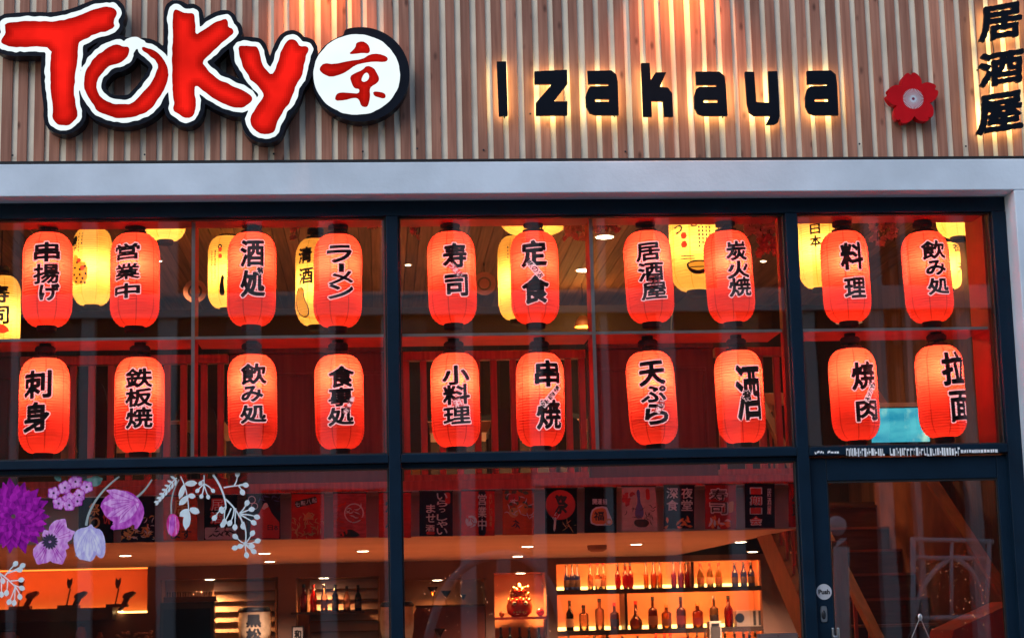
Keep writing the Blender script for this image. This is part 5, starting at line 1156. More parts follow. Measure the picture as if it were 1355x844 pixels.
zb7 = PZ(808.5, YB, 440); MB().box(N3[0]-.05, PX(482, YB, 808), YB-.04, YB+.28, zb7-.02, zb7).build('shelf_board', M['shelf_dark'], b7)
for px, yt, c, cp, lm, lab in ((388, 772, 'clear', 'gold', None, 'clear amber bottle, first of seven on the niche shelf'), (402, 772.5, 'purple', 'black', None, 'purplish bottle, second of seven on the niche shelf'), (415, 773, 'red', 'red', None, 'bright red bottle among the seven on the niche shelf'), (429, 773, 'clear', 'black', 'lab_brown', 'clear bottle with brown label in the middle of seven'), (443.8, 773, 'navy', 'black', 'lab_dark', 'black-blue bottle among the seven on the niche shelf'), (459, 775, 'pinkclear', 'black', None, 'pinkish clear bottle beside the last black one of seven'), (474, 773.5, 'black', 'black', 'lab_dark', 'black bottle, last of seven on the niche shelf')):
    bottle(px, 808, yt, 9, YB+.05, 'wine', c, lab, lm, cp, 'seven bottles on the niche shelf', zb7)
# sake barrels
M['straw'] = basic('straw_wrap', (.50, .36, .24), .8, .2, 12, bump=.3)
def barrel(px, py0, py1, w, Y, label, ch):
    a = P(px, py0, Y); b = P(px, py1, Y); r = w/2/scale_at(Y); H = a.z-b.z
    t = thing('sake_barrel', label, 'barrel', (a.x, Y, b.z))
    MB().lathe([(r*.86, 0), (r*.98, H*.3), (r, H*.6), (r*.95, H*.88), (r*.8, H)], (a.x, Y, b.z), 28).build('barrel_body', M['straw'], t, True)
    MB().lathe([(r*.99, H*.86), (r*1.02, H*.9), (r*.9, H*.98)], (a.x, Y, b.z), 28, False).build('rope_band', M['black'], t, True)
    mb = MB()
    for i, c_ in enumerate(ch):
        (vs, fs, _), _o = glyph_shape(c_, r*.95, H*.34, 0, 0, .05, 24)
        for x, z in vs: pass
        mb.add([(a.x+r*1.01*math.sin(x/r), Y-r*1.01*math.cos(x/r), b.z+H*(.62-.36*i)+z) for x, z in vs], fs)
    mb.build('lettering', M['ink'], t)
    MB().box(a.x-r*1.2, a.x+r*1.2, Y-r, Y+r*.9, .02, b.z-.001).build('barrel_stand', M['shelf_dark'], t)
barrel(337, 802, 852, 42, YB-.15, 'pale straw sake barrel with black lettering before the louvres', '黒松')
barrel(525, 795, 848, 44, YB-.35, 'pale sake barrel with dark band half behind the dark mullion', '')
# cabinet with a lettered strip and a small framed print
a, b = P(212, 797, YB-.05), P(283, 880, YB-.05)
t = thing('wine_cabinet', 'dark cabinet with a tray of small glasses on top', 'cabinet', ((a.x+b.x)/2, YB-.05, .02))
MB().box(a.x, b.x, YB-.05, YB+.10, .021, a.z).build('cabinet_body', M['black'], t, bevel=.006); MB().box(a.x+.03, b.x-.03, YB-.056, YB-.0505, b.z, a.z-.06).build('cabinet_door', M['navy'], t)
tr = thing('tray', 'dark tray on top of the cabinet', 'tray', ((a.x+b.x)/2, YB, a.z)); MB().box(a.x+.03, b.x+.02, YB-.04, YB+.09, a.z+.001, a.z+.02).box(a.x+.03, b.x+.02, YB-.045, YB-.0405, a.z+.001, a.z+.05).build('tray_body', M['shelf_dark'], tr)
M['clearglass'] = glass('drinking_glass', (.95, .9, .88), 1.5, 1.2)
for k in range(9):
    x = a.x+.05+k*(b.x-a.x-.06)/9+.02; g_ = thing('drinking_glass', f'small clear glass on the cabinet tray, {("first", "second", "third", "fourth", "fifth", "sixth", "seventh", "eighth", "ninth")[k]} from the left of nine', 'glass', (x, YB+.02, a.z+.021), 'small glasses on the cabinet tray')
    MB().lathe([(.016, 0), (.019, .07), (.020, .075), (.0185, .074), (.015, .006)], (x, YB+.02, a.z+.022), 12, False).build('glass_bowl', M['clearglass'], g_, True)
a, b = P(386, 828, YB-.03), P(402, 850, YB-.03)
t = thing('framed_print', 'small framed print with a dark figure shape beside the niche bottles', 'picture', ((a.x+b.x)/2, YB-.03, b.z)); MB().box(a.x, b.x, YB-.02, YB-.001, b.z, a.z).build('frame', M['black'], t); MB().box(a.x+.012, b.x-.012, YB-.024, YB-.0205, b.z+.012, a.z-.012).build('print_sheet', M['p_white'], t); mb = MB(); flat_text(mb, '和', (a.x+b.x)/2, (a.z+b.z)/2, YB-.026, .07, .09, True, .06); mb.build('print_mark', M['ink'], t)
# counter with the dark tilted stands in the long niche
t = thing('niche_counter', 'dark ledge along the foot of the orange niche', 'ledge', (N1[0], YB-.2, N1[2])); MB().box(N1[0], PX(152, YB-.1, 810), YB-.25, YB+.3, N1[2]-.06, N1[2]+.055).build('ledge_front', M['shelf_dark'], t)
M['stand_wood'] = basic('dark_stand_wood', (.10, .03, .018), .45, .2, 8)
def stand(px, lab, mat):
    Y = YB-.02; s = 1/scale_at(Y); z0 = N1[2]+.056; t = thing('tilted_stand', lab, 'stand', (PX(px, Y, 800), Y, z0), 'tilted dark stands on the orange niche ledge')
    def q(x, y): p = P(px+x, y, Y); return (p.x, Y, p.z)
    mb = MB(); mb.tube([q(-5, 808), q(2, 797), q(7, 786)], [.020, .026, .030], 8); mb.build('stand_body', mat, t, True)
    hp = [(-1, 789), (3, 784), (9, 783), (14, 781), (17, 784), (13, 788), (8, 792), (1, 792)]
    sp = smooth_closed(hp, 2); n = len(sp); f = [q(x, y) for x, y in sp]; MB().add([(x, y-.04, z) for x, y, z in f]+[(x, y+.04, z) for x, y, z in f], [tuple(range(n)), tuple(range(2*n-1, n-1, -1))]+[(i, (i+1) % n, n+(i+1) % n, n+i) for i in range(n)]).build('stand_head', mat, t)
    MB().box(q(-22, 806)[0], q(6, 806)[0], Y-.06, Y+.06, z0, z0+.03).build('stand_base', mat, t)
    ar = MB(); ar.tube([q(-12, 806), q(-6, 778)], .008, 6)
    fl = [(-9.5, 764), (-6.5, 767), (-3, 764), (-3, 770), (-6, 778), (-9, 778), (-10.5, 772)]; n = len(fl); f = [q(x, y) for x, y in fl]; b_ = len(ar.v)
    ar.add([(x, y-.01, z) for x, y, z in f]+[(x, y+.01, z) for x, y, z in f], [tuple(range(n)), tuple(range(2*n-1, n-1, -1))]+[(i, (i+1) % n, n+(i+1) % n, n+i) for i in range(n)])
    ar.build('arrow_stick', mat, t)
    MB().sphere(q(-3, 809), .02, 10, 1.6, 1, .5).build('base_light', emit('stand_light', (1, .6, .25), 6), t)
stand(35, 'orange-lit tilted stand at the outer end of the niche ledge', M['orange_wood']); stand(99, 'dark tilted stand in the middle of the niche ledge', M['stand_wood']); stand(163, 'dark tilted stand at the inner end of the niche ledge', M['stand_wood'])
for px, w, h, mt, lab in ((107, 15, 40, 'orange_wood', 'round reddish jar under the niche ledge'), (132, 9, 34, 'orange_wood', 'narrow reddish jar under the niche ledge'), (10, 30, 34, 'table_wood', 'pale round pot under the niche ledge at the outer end')):
    Y = YB-.2; p = P(px, 868, Y); r = w/2/scale_at(Y); H = (h-6)/scale_at(Y)*1.1; t = thing('jar', lab, 'jar', (p.x, Y, p.z)); MB().lathe([(r*.8, 0), (r, H*.3), (r*.95, H*.8), (r*.6, H*.92), (r*.62, H)], p, 18).build('jar_body', M[mt], t, True); MB().lathe([(r*.7, H*1.005), (r*.5, H*1.06), (r*.12, H*1.1)], p, 18).build('jar_lid', M['shelf_dark'], t, True)
for px, lab in ((164, 'small pale flower posy under the end of the niche'), (193, 'small pale flower posy beside the niche post')):
    p = P(px, 845, YB-.3); t = thing('flower_posy', lab, 'flowers', p, 'small flower posies at the bar'); mb = MB(); rr = random.Random(px)
    for _ in range(26): q = p+Vector((rr.gauss(0, .045), rr.gauss(0, .03), rr.uniform(-.03, .07))); mb.sphere(q, rr.uniform(.010, .02), 6, 1, 1, .6)
    mb.build('blooms', M['table_wood'], t); MB().lathe([(.03, -.22), (.045, -.12), (.03, -.03)], p, 14).build('vase', M['shelf_dark'], t, True)
# martini glasses and dark cabinet in the middle niche
a, b = P(551, 803.5, YB), P(641, 803.5, YB)
t = thing('niche_cabinet', 'dark red cabinet with sloping side in the niche with martini glasses', 'cabinet', ((a.x+b.x)/2, YB, .02))
mb = MB(); pp = [(a.x, a.z), (b.x, a.z), (b.x, .3), (a.x-.2, .3), (a.x-.12, a.z-.25)]; n = 5
mb.add([(x, YB-.05, z) for x, z in pp]+[(x, YB+.3, z) for x, z in pp], [tuple(range(n-1, -1, -1)), tuple(range(n, 2*n))]+[(i, (i+1) % n, n+(i+1) % n, n+i) for i in range(n)]); mb.build('cabinet_body', basic('red_brown_gloss', (.16, .04, .025), .3), t); MB().box(a.x-.01, b.x, YB-.07, YB+.3, a.z+.001, a.z+.02).build('cabinet_top', M['shelf_dark'], t)
def martini(px, yt, yb, w, Y, lab, lit=False):
    p = P(px, yb, Y); H = P(px, yt, Y).z-p.z; r = w/2/scale_at(Y); t = thing('martini_glass', lab, 'glass', p, 'stemmed glasses in the middle niche')
    MB().lathe([(r*.7, 0), (r*.1, H*.03), (r*.06, H*.5), (r*.1, H*.56), (r, H), (r*.95, H), (r*.08, H*.6)], p, 18, False).build('glass_bowl', M['clearglass'], t, True)
    if lit: MB().lathe([(r*.06, H*.6), (r*.8, H*.92)], p, 18).build('drink', M['b_amber'], t, True)
martini(573, 776, 803, 14, YB+.05, 'martini glass with a golden drink, taller of two on the dark cabinet', True); martini(590.5, 781, 803, 14, YB+.08, 'empty martini glass on the dark cabinet'); martini(613, 786, 803, 9, YB+.1, 'small stemmed glass on the dark cabinet beside the niche end'); martini(581.5, 831, 862, 15, YB-.3, 'wide stemmed glass low in front of the dark cabinet')
# red figurine niche
zf = PZ(815.5, YB, 690)
t = thing('niche_shelf', 'red shelf carrying the round red figurine', 'shelf', ((N5[0]+N5[1])/2, YB, zf)); MB().box(N5[0]+.001, N5[1]-.001, YB-.02, YB+.35, zf-.025, zf).build('shelf_board', basic('red_shelf', (.45, .03, .02), .35), t)
FY = YB+.12; p = P(687.5, 815, FY); p.z = zf+.001; s = 1/scale_at(FY); r = 17*s
M['red_glaze'] = basic('red_glaze', (.55, .025, .015), .12, .15, 8, coat=.6); M['gold'] = basic('gold_glaze', (.75, .42, .14), .25, .1, 9, metal=.8)
t = thing('figurine', 'round red glazed pouch figurine with pale eyes and gold crown of ornaments', 'figurine', p)
MB().lathe([(r*.6, 0), (r*.95, r*.3), (r*1.02, r*.8), (r*.85, r*1.3), (r*.5, r*1.62), (r*.42, r*1.75), (r*.6, r*2.0)], p, 28).build('pouch_body', M['red_glaze'], t, True)
mb = MB(); rr = random.Random(5)
for k in range(34): a_ = rr.uniform(0, 6.28); q = rr.uniform(0, .85)*r; mb.sphere((p.x+q*math.cos(a_), p.y+q*math.sin(a_)*.6, p.z+r*(rr.uniform(1.75, 2.5)-.3*q/r)), r*rr.uniform(.07, .17), 8)
for k in range(9): a_ = -1.2+k*.3; mb.sphere((p.x+r*.9*math.sin(a_), p.y-r*.9*math.cos(a_), p.z+r*(1.28+.05*math.cos(k*3))), r*.10, 8)
for k in range(5): a_ = -.5+k*.25; mb.sphere((p.x+r*.98*math.sin(a_), p.y-r*.98*math.cos(a_), p.z+r*.33), r*.09, 8)
mb.build('ornaments', M['gold'], t, True)
for sx in (-1, 1):
    MB().sphere((p.x+sx*r*.42, p.y-r*.86, p.z+r*1.0), r*.17, 12, 1, .4, .8).build('eye', M['white_trim'], t, True); MB().sphere((p.x+sx*r*.40, p.y-r*.95, p.z+r*1.02), r*.08, 8, 1, .5, 1).build('pupil', M['ink'], t, True)
MB().tube([(p.x+r*.75*math.sin(a_), p.y-r*.7*math.cos(a_)-.02, p.z+r*(.62+.12*math.cos(a_*2.2))) for a_ in np.linspace(-.7, .7, 9)], r*.06, 6).build('mouth_trim', M['gold'], t, True)
for px, w, mt, lab in ((664, 8, 'orange_wood', 'tiny gold ornament beside the red figurine on the shelf'), (715, 11, 'red_glaze', 'small dark red ball ornament beside the red figurine')):
    q = P(px, 812, FY-.05); r_ = w/2*s; t = thing('ball_ornament', lab, 'ornament', (q.x, q.y, zf)); MB().sphere((q.x, q.y, zf+r_), r_, 16).build('ball', M[mt], t, True); MB().sphere((q.x, q.y-r_*.75, zf+r_*1.25), r_*.35, 8, 1, .5, .6).build('ball_mark', M['white_trim'], t, True)
zlow = P(690, 868, YB).z
t = thing('niche_shelf', 'low dark shelf carrying five dark bottles under the figurine', 'shelf', ((N5[0]+N5[1])/2, YB, zlow)); MB().box(N5[0]+.001, N5[1]-.001, YB-.02, YB+.35, zlow-.025, zlow).build('shelf_board', M['shelf_dark'], t)
for px, wh in ((663.5, 'leftmost'), (675.5, 'second from the left'), (688.5, 'middle one'), (701, 'second from the right'), (714, 'rightmost')): bottle(px, 868, 829.5, 8, YB+.1, 'wine', 'green', f'dark green bottle under the red figurine shelf, {wh} of five', None, 'black', 'dark bottles under the figurine', zlow)

# ------------------------------------------------------------------ staircase behind the door
def st_z(Y): return 2.36-.59*(4.55-Y)
XS0, XS1 = 3.27, 4.17
t = thing('staircase', 'dark wooden staircase with orange side panel rising behind the door', 'staircase', (XS0, .8, 0))
M['stair_rail'] = wood('stair_rail_wood', (.15, .038, .015), (.28, .080, .030), (30, 6, 6), knots=False, rough=.4)
M['stair_side'] = wood('dark_orange_panel', (.10, .028, .013), (.20, .058, .024), (30, 6, 6), knots=False, rough=.45)
M['tread'] = wood('dark_treads', (.045, .016, .012), (.09, .032, .022), (4, 40, 40), knots=False, rough=.5); M['nosing'] = basic('worn_nosing', (.20, .06, .04), .5)
Y = 4.55; z = 2.36; k = 0
while z > .15:
    MB().box(XS0, XS1-.002, Y, Y+.35, z-.195, z-.02).build('riser', M['tread'], t); MB().box(XS0, XS1-.002, Y-.02, Y+.36, z-.0195, z).build('tread', M['nosing'] if k else M['tread'], t); Y -= .33; z -= .195; k += 1
def slope_beam(x0, x1, Y0, Y1, zf, h, name, mat):
    vs = [(x, y, zf(y)+d) for x in (x0, x1) for y in (Y0, Y1) for d in (0, h)]
    MB().add(vs, [(0, 1, 3, 2), (4, 6, 7, 5), (0, 4, 5, 1), (2, 3, 7, 6), (1, 5, 7, 3), (0, 2, 6, 4)]).build(name, mat, t)
zR = P(1330, 800, 1.5).z; dR = zR-st_z(1.5)
slope_beam(XS1, XS1+.05, .7, 4.6, lambda y: st_z(y)-.25, dR+.25, 'side_panel', M['stair_side']); slope_beam(XS1-.02, XS1+.07, .7, 4.6, lambda y: st_z(y)+dR+.001, .04, 'handrail', M['stair_rail'])
zL = P(1062, 835, 1.5).z; dL = zL-st_z(1.5)
slope_beam(X_ST-.03, X_ST+.045, .75, 3.4, lambda y: st_z(y)+dL-.17, .30, 'stringer', M['stair_rail'])
slope_beam(X_ST-.02, X_ST+.035, .75, 3.4, lambda y: st_z(y)+dL+.9, .05, 'handrail', M['stair_rail'])
for k in range(14): y = .85+k*.18; MB().box(X_ST, X_ST+.016, y, y+.016, st_z(y)+dL+.13, st_z(y)+dL+.90).build('baluster', M['red_wood'], t)
slope_beam(XS0-.03, XS0+.03, .75, 4.4, lambda y: st_z(y)+dL-.06, .07, 'handrail', M['stair_rail'])
for k in range(10): y = .9+k*.36; MB().box(XS0-.012, XS0+.012, y, y+.024, st_z(y)-.15, st_z(y)+dL-.061).build('baluster', M['red_wood'], t)
MB().box(X_ST-.04, X_ST+.055, .65, .745, .02, st_z(.75)+dL+1.0).build('newel_post', M['orange_wood'], t)
zp = st_z(4.6)
MB().box(XS0, X_RW-.001, 4.92, YB-.01, z_gf-.2, z_gf-.001).build('landing', M['tread'], t)
MB().box(XS1+.055, X_RW-.001, .8, 6.8, .02, .6).build('stair_base', M['dark_wall'], t)
# wall screen over the stair
TY = 3.4; a, b = P(1149, 533, TY), P(1232, 586, TY)
t = thing('wall_screen', 'glowing blue screen between the lower lanterns over the door', 'screen', ((a.x+b.x)/2, TY, b.z))
MB().box(a.x, b.x, TY, TY+.06, b.z, a.z).build('screen_body', M['black'], t, bevel=.004); MB().box(a.x+.001, b.x-.001, TY-.004, TY-.0005, a.z-.035, a.z-.001).build('top_trim', M['rail_grey'], t)
m, nt, out = new_mat('screen_picture'); e = N(nt, "ShaderNodeEmission"); e.inputs[1].default_value = .8
cr, _, _ = noise_mix(nt, (.02, .28, .42), (.10, .55, .62), (3, 3, 7), 3, .35, .6); ad, _, _ = noise_mix(nt, (0, 0, 0), (.45, .45, .15), (8, 8, 5), 4, .55, .75)
mx = N(nt, "ShaderNodeMix", data_type='RGBA', blend_type='ADD'); mx.inputs[0].default_value = 1; nt.links.new(cr.outputs[0], mx.inputs[6]); nt.links.new(ad.outputs[0], mx.inputs[7]); nt.links.new(mx.outputs[2], e.inputs[0]); nt.links.new(e.outputs[0], out.inputs[0])
MB().box(a.x+.01, b.x-.01, TY-.006, TY-.0005, b.z+.012, a.z-.045).build('display', m, t); MB().box((a.x+b.x)/2-.03, (a.x+b.x)/2+.03, TY+.061, TY+.3, (a.z+b.z)/2, (a.z+b.z)/2+.06).build('wall_bracket', M['black'], t); MB().box((a.x+b.x)/2-.03, X_RW-.001, TY+.30, TY+.34, (a.z+b.z)/2, (a.z+b.z)/2+.06).build('wall_bracket', M['black'], t)
# hook with cords inside the door
HYK = DY-.012
q = P(1217.5, 816, HYK); t = thing('door_hook', 'small steel hook with two thin cords hanging on the door glass', 'hook', q); MB().sphere(q, .014, 12, 1, .5, 1.5).build('hook_body', M['steel'], t, True)
for dx in (-13, 14): MB().tube([q, P(1217.5+dx, 848, HYK)], .0022, 6).build('cord', M['steel'], t)
a, b = P(1204, 848, HYK), P(1232, 872, HYK); MB().box(a.x, b.x, HYK-.004, HYK+.004, b.z, a.z).build('small_board', M['table_wood'], t)
RYK = 1.3; pp = [(1262, 833), (1345, 795), (1352, 870), (1250, 880)]
t = thing('red_bench', 'red upholstered bench end low behind the door glass', 'bench', P(1300, 880, RYK)); f = [P(x, y, RYK) for x, y in pp]; vs = [(v.x, RYK, v.z) for v in f]+[(v.x, RYK+.5, v.z) for v in f]
MB().add(vs, [(0, 1, 2, 3), (7, 6, 5, 4), (0, 4, 5, 1), (1, 5, 6, 2), (2, 6, 7, 3), (3, 7, 4, 0)]).build('bench_back', basic('red_fabric', (.38, .02, .016), .7, .15, 8), t); MB().box(f[3].x, f[2].x-.03, RYK+.02, RYK+.48, .021, f[3].z-.03).build('bench_base', M['dark_wall'], t)
lamp('stair_fill', 'POINT', (3.5, 2.6, 3.6), 10, (1, .32, .13), None, .1)  # added light that warms the staircase and its board wall
tl = thing('stair_fill_lamp', 'added fill light in a pendant shade over the staircase', 'lamp', (3.5, 2.6, 3.6)); MB().lathe([(.03, .09), (.09, .0), (.1, -.02)], (3.5, 2.6, 3.62), 20, False).build('lamp_shade', M['black'], tl); MB().tube([(3.5, 2.6, 3.7), (3.5, 2.6, z_gc)], .004, 6).build('cord', M['black'], tl); so = bpy.data.objects['stair_fill']; so.parent = tl; so.location = (0, 0, 0)

# ------------------------------------------------------------------ flower decals on the big lower window
DCY = GY-.003
def streaky(name, c1, c2, scale=38):
    m, nt, out = new_mat(name); b = N(nt, "ShaderNodeBsdfPrincipled"); b.inputs['Roughness'].default_value = .6; b.inputs['Specular IOR Level'].default_value = .08
    cr, no, _ = noise_mix(nt, c1, c2, (scale, scale, scale*.5), 5, .38, .62); nt.links.new(cr.outputs[0], b.inputs['Base Color']); nt.links.new(b.outputs[0], out.inputs[0]); return m
M['f_mag'] = streaky('magenta_petal', (.36, .006, .36), (.58, .02, .54)); M['f_magd'] = streaky('dark_magenta_petal', (.20, .003, .23), (.40, .010, .40)); M['f_pink'] = streaky('pink_petal', (.64, .18, .68), (.92, .50, .93)); M['f_pinkd'] = streaky('deep_pink_petal', (.45, .04, .46), (.74, .18, .72))
M['f_lil'] = streaky('lilac_petal', (.66, .60, .94), (.88, .84, 1.0)); M['f_lild'] = streaky('deep_lilac_petal', (.50, .42, .84), (.72, .66, .95)); M['f_hot'] = streaky('hot_pink_petal', (.62, .02, .24), (.92, .12, .44)); M['f_white'] = basic('pale_blue_white_vinyl', (.76, .86, .90), .5, .08, 20); M['f_leaf'] = streaky('teal_leaf', (.06, .16, .15), (.22, .36, .34)); M['f_stem'] = basic('grey_green_stem', (.36, .42, .42), .5, .1, 20); M['f_dark'] = basic('dark_violet', (.02, .008, .05), .6)  # deeper lilac is printed colour under the petals and in veins
class Decal:
    def __init__(s, px, py, label, name='flower_decal'): s.t = thing(name, label, 'window decal', P(px, py, DCY), 'flower decals on the lower window'); s.k = 0
    def poly(s, name, polys, mat):
        mb = MB()
        for q in polys:
            s.k += 1; o = -.00012*s.k; n = len(q); mb.add([tuple(Vector((P(x, y, DCY).x, DCY+o, P(x, y, DCY).z))) for x, y in q], [tuple(range(n))])
        return mb.build(name, mat, s.t)
    def line(s, name, pts, w, mat):
        out_ = []; s.k += 1; mb = MB(); L = []
        for i, (x, y) in enumerate(pts):
            x0, y0 = pts[max(i-1, 0)]; x1, y1 = pts[min(i+1, len(pts)-1)]; dx, dy = x1-x0, y1-y0; l = math.hypot(dx, dy) or 1; ww = w*(1-.35*i/len(pts))/2
            for sg in (1, -1): p = P(x-dy/l*ww*sg, y+dx/l*ww*sg, DCY); L.append((p.x, DCY-.00012*s.k, p.z))
        mb.add(L, [(2*i, 2*i+1, 2*i+3, 2*i+2) for i in range(len(pts)-1)]); return mb.build(name, mat, s.t)
def petal(cx, cyy, a, r0_, L, w, tip=.25, n=9, jag=0):
    """An outline leaving (cx, cyy) at angle a (degrees, up = 90)."""
    ca, sa = math.cos(R(a)), math.sin(R(a)); o = []
    for i in range(n+1):
        u = i/n; ww = w*math.sin(math.pi*min(1, u*.86+.07))**.75*(1 if u < .8 else (1-u)/.2*.7+.3); o.append((r0_+L*u, ww/2+(random.uniform(-jag, jag) if 0 < i < n else 0)))
    o = o+[(x, -y) for x, y in o[::-1]]
    return [(cx+x*ca-y*sa, cyy-(x*sa+y*ca)) for x, y in o]
def bez(p0, p1, p2, n=10): return [((1-t)**2*p0[0]+2*t*(1-t)*p1[0]+t*t*p2[0], (1-t)**2*p0[1]+2*t*(1-t)*p1[1]+t*t*p2[1]) for t in [i/n for i in range(n+1)]]
def mix(q, cx, cyy, k): return [(cx+(x-cx)*k, cyy+(y-cyy)*k) for x, y in q]

d = Decal(18, 683, 'large magenta dahlia decal at the outer edge of the lower window')
random.seed(11)
for ring_, (L, n, w, mt) in enumerate(((48, 15, 15, 'f_magd'), (44, 15, 14, 'f_mag'), (36, 14, 13, 'f_magd'), (31, 13, 12, 'f_mag'), (23, 11, 10, 'f_magd'), (18, 9, 8, 'f_mag'), (10, 7, 6, 'f_magd'))):
    d.poly('petal_ring', [petal(18, 683, 360*k/n+ring_*11, 3, L*random.uniform(.85, 1.02), w) for k in range(n)], M[mt])
d = Decal(97, 652, 'pink hydrangea cluster decal with a teal leaf')
d.poly('leaf', [petal(116, 640, 20, 0, 21, 14), petal(112, 636, -5, 0, 16, 9), petal(80, 636, 130, 0, 12, 8)], M['f_leaf'])
for x, y, r_ in ((71, 652, 9), (86, 645, 10), (100, 637, 10), (115, 644, 9), (105, 655, 9), (92, 660, 10), (78, 666, 9), (92, 668, 9), (103, 663, 8)):
    d.poly('floret', [petal(x, y, 72*k+x, 0, r_, r_*.95) for k in range(5)], M['f_pinkd']); d.poly('floret', [mix(petal(x, y, 72*k+x, 1.5, r_*.72, r_*.62), x, y, 1) for k in range(5)], M['f_pink']); d.poly('floret_eye', [[(x+1.5*math.cos(k), y+1.5*math.sin(k)) for k in range(6)]], M['f_dark'])
d = Decal(162, 672, 'large pink striped tulip decal hanging from a curved stem')
d.line('stem', bez((180, 658), (192, 650), (201, 634)), 3, M['f_stem'])
tp = smooth_closed([(132, 668), (140, 656), (152, 650), (166, 648), (180, 655), (190, 668), (191, 682), (184, 697), (178, 701), (178, 692), (168, 699), (150, 701), (145, 698), (152, 691), (140, 684), (136, 676)], 1)
d.poly('tulip_petals', [tp], M['f_pinkd']); d.poly('tulip_petals', [petal(184, 664, 180+q, 2, L, 13) for q, L in ((-20, 44), (2, 46), (24, 44), (46, 36))], M['f_pink'])
for q in (-25, -12, -3, 8, 18, 30, 42): d.line('petal_vein', bez((182, 664), (165, 664+q*.3), (146+abs(q)*.1, 670+q*.75)), 1.3, M['f_pinkd'])
d.line('petal_vein', bez((176, 660), (186, 675), (180, 698)), 1.4, M['f_pinkd'])
d = Decal(118, 718, 'pale lilac tulip decal on a tall curved stem')
d.line('stem', bez((114, 695), (118, 660), (158, 630)), 3.4, M['f_stem'])
tp = smooth_closed([(97, 706), (104, 699), (116, 697), (121, 692), (124, 698), (134, 700), (139, 712), (140, 728), (137, 738), (131, 738), (128, 732), (122, 743), (112, 741), (103, 739), (98, 726)], 1)
d.poly('tulip_petals', [tp], M['f_lild']); d.poly('tulip_petals', [petal(118, 698, 270+q, 1, L, 13) for q, L in ((-22, 40), (0, 43), (22, 38))], M['f_lil'])
for q in (-24, -15, -8, 0, 8, 15, 24): d.line('petal_vein', bez((118, 700), (118+q*.5, 715), (118+q*.75, 736)), 1.1, M['f_lild'])
d = Decal(68, 716, 'pink anemone decal with a dark centre')
for a_, L, w in ((55, 34, 22), (20, 34, 20), (-62, 34, 26), (-118, 34, 28), (-20, 26, 20)): d.poly('petal', [petal(66, 715, a_, 1, L, w, jag=.6)], M['f_pink'])
for a_ in (48, 56, 64, 14, 24, -52, -60, -70, -110, -118, -128): d.line('petal_vein', [(66+12*math.cos(R(a_)), 715-12*math.sin(R(a_))), (66+29*math.cos(R(a_)), 715-29*math.sin(R(a_)))], 1.1, M['f_pinkd'])
d.poly('petal', [petal(66, 715, 118, 1, 15, 12)], M['f_pink']); d.poly('flower_centre', [petal(66, 716, k*24, 2, 9, 3) for k in range(15)], M['f_dark'])
d = Decal(228, 695, 'small hot pink tulip bud decal on a thin stem')
d.line('stem', bez((227, 681), (224, 655), (237, 634)), 2.2, M['f_stem'])
d.poly('bud', [smooth_closed([(220, 690), (224, 680), (230, 679), (236, 684), (238, 698), (234, 709), (226, 709), (221, 702)], 1)], M['f_hot']); d.poly('bud', [petal(229, 680, 265, 1, 28, 7)], M['f_pinkd'])
for q in (-4, 3): d.line('petal_vein', [(229+q, 683), (229+q*1.4, 706)], 1.0, M['f_pink'])
def sprig_decal(px, py, label): return Decal(px, py, label, 'leaf_decal')
d = sprig_decal(222, 650, 'pale fern sprig decal beside the pink tulip bud'); d.line('stem', bez((234, 632), (225, 638), (206, 668)), 1.8, M['f_white'])
d.poly('leaflet', [petal(233-t*26, 634+t*32, a_, 0, 9-3*t, 3.2) for t in (0, .15, .3, .45, .6, .75, .9) for a_ in (150+t*50, 260-t*20)], M['f_white'])
d = sprig_decal(250, 665, 'pale leafy sprig decal with broad drooping leaves'); d.line('stem', bez((239, 630), (252, 655), (249, 690)), 1.8, M['f_white'])
d.poly('leaflet', [petal(245, 640, 5, 0, 16, 8), petal(244, 641, 250, 0, 20, 7), petal(249, 656, 225, 0, 17, 8), petal(249, 655, -10, 0, 10, 7), petal(250, 674, 215, 0, 15, 9), petal(251, 673, -20, 0, 14, 9), petal(249, 676, 262, 0, 25, 10)], M['f_white'])
def berries(d, branches, mat, r_=3.6):
    for pts in branches:
        d.line('stem', pts, 1.9, mat); x, y = pts[-1]; px_, py_ = pts[-2]; a_ = math.degrees(math.atan2(-(y-py_), x-px_)); d.poly('berry', [petal(x, y, a_, -2, r_*2.4, r_*1.9)], mat)
d = sprig_decal(271, 640, 'small pale berry sprig decal at the top of the pane'); d.line('stem', [(270, 628), (270, 642)], 1.8, M['f_white'])
berries(d, [bez((270, 640), (266, 643), (262, 648), 4), bez((270, 642), (269, 650), (267, 655), 4), bez((270, 642), (273, 650), (275, 656), 4), bez((270, 640), (276, 642), (281, 648), 4), bez((270, 636), (268, 634), (266, 638), 4)], M['f_white'], 2.8)
d = sprig_decal(312, 680, 'large branching white berry sprig decal trailing down the pane'); d.line('stem', bez((282, 628), (298, 650), (299, 672)), 3, M['f_white']); d.line('stem', bez((296, 645), (308, 642), (322, 642)), 2, M['f_white']); d.line('stem', bez((298, 660), (314, 672), (325, 700)), 2.4, M['f_white'])
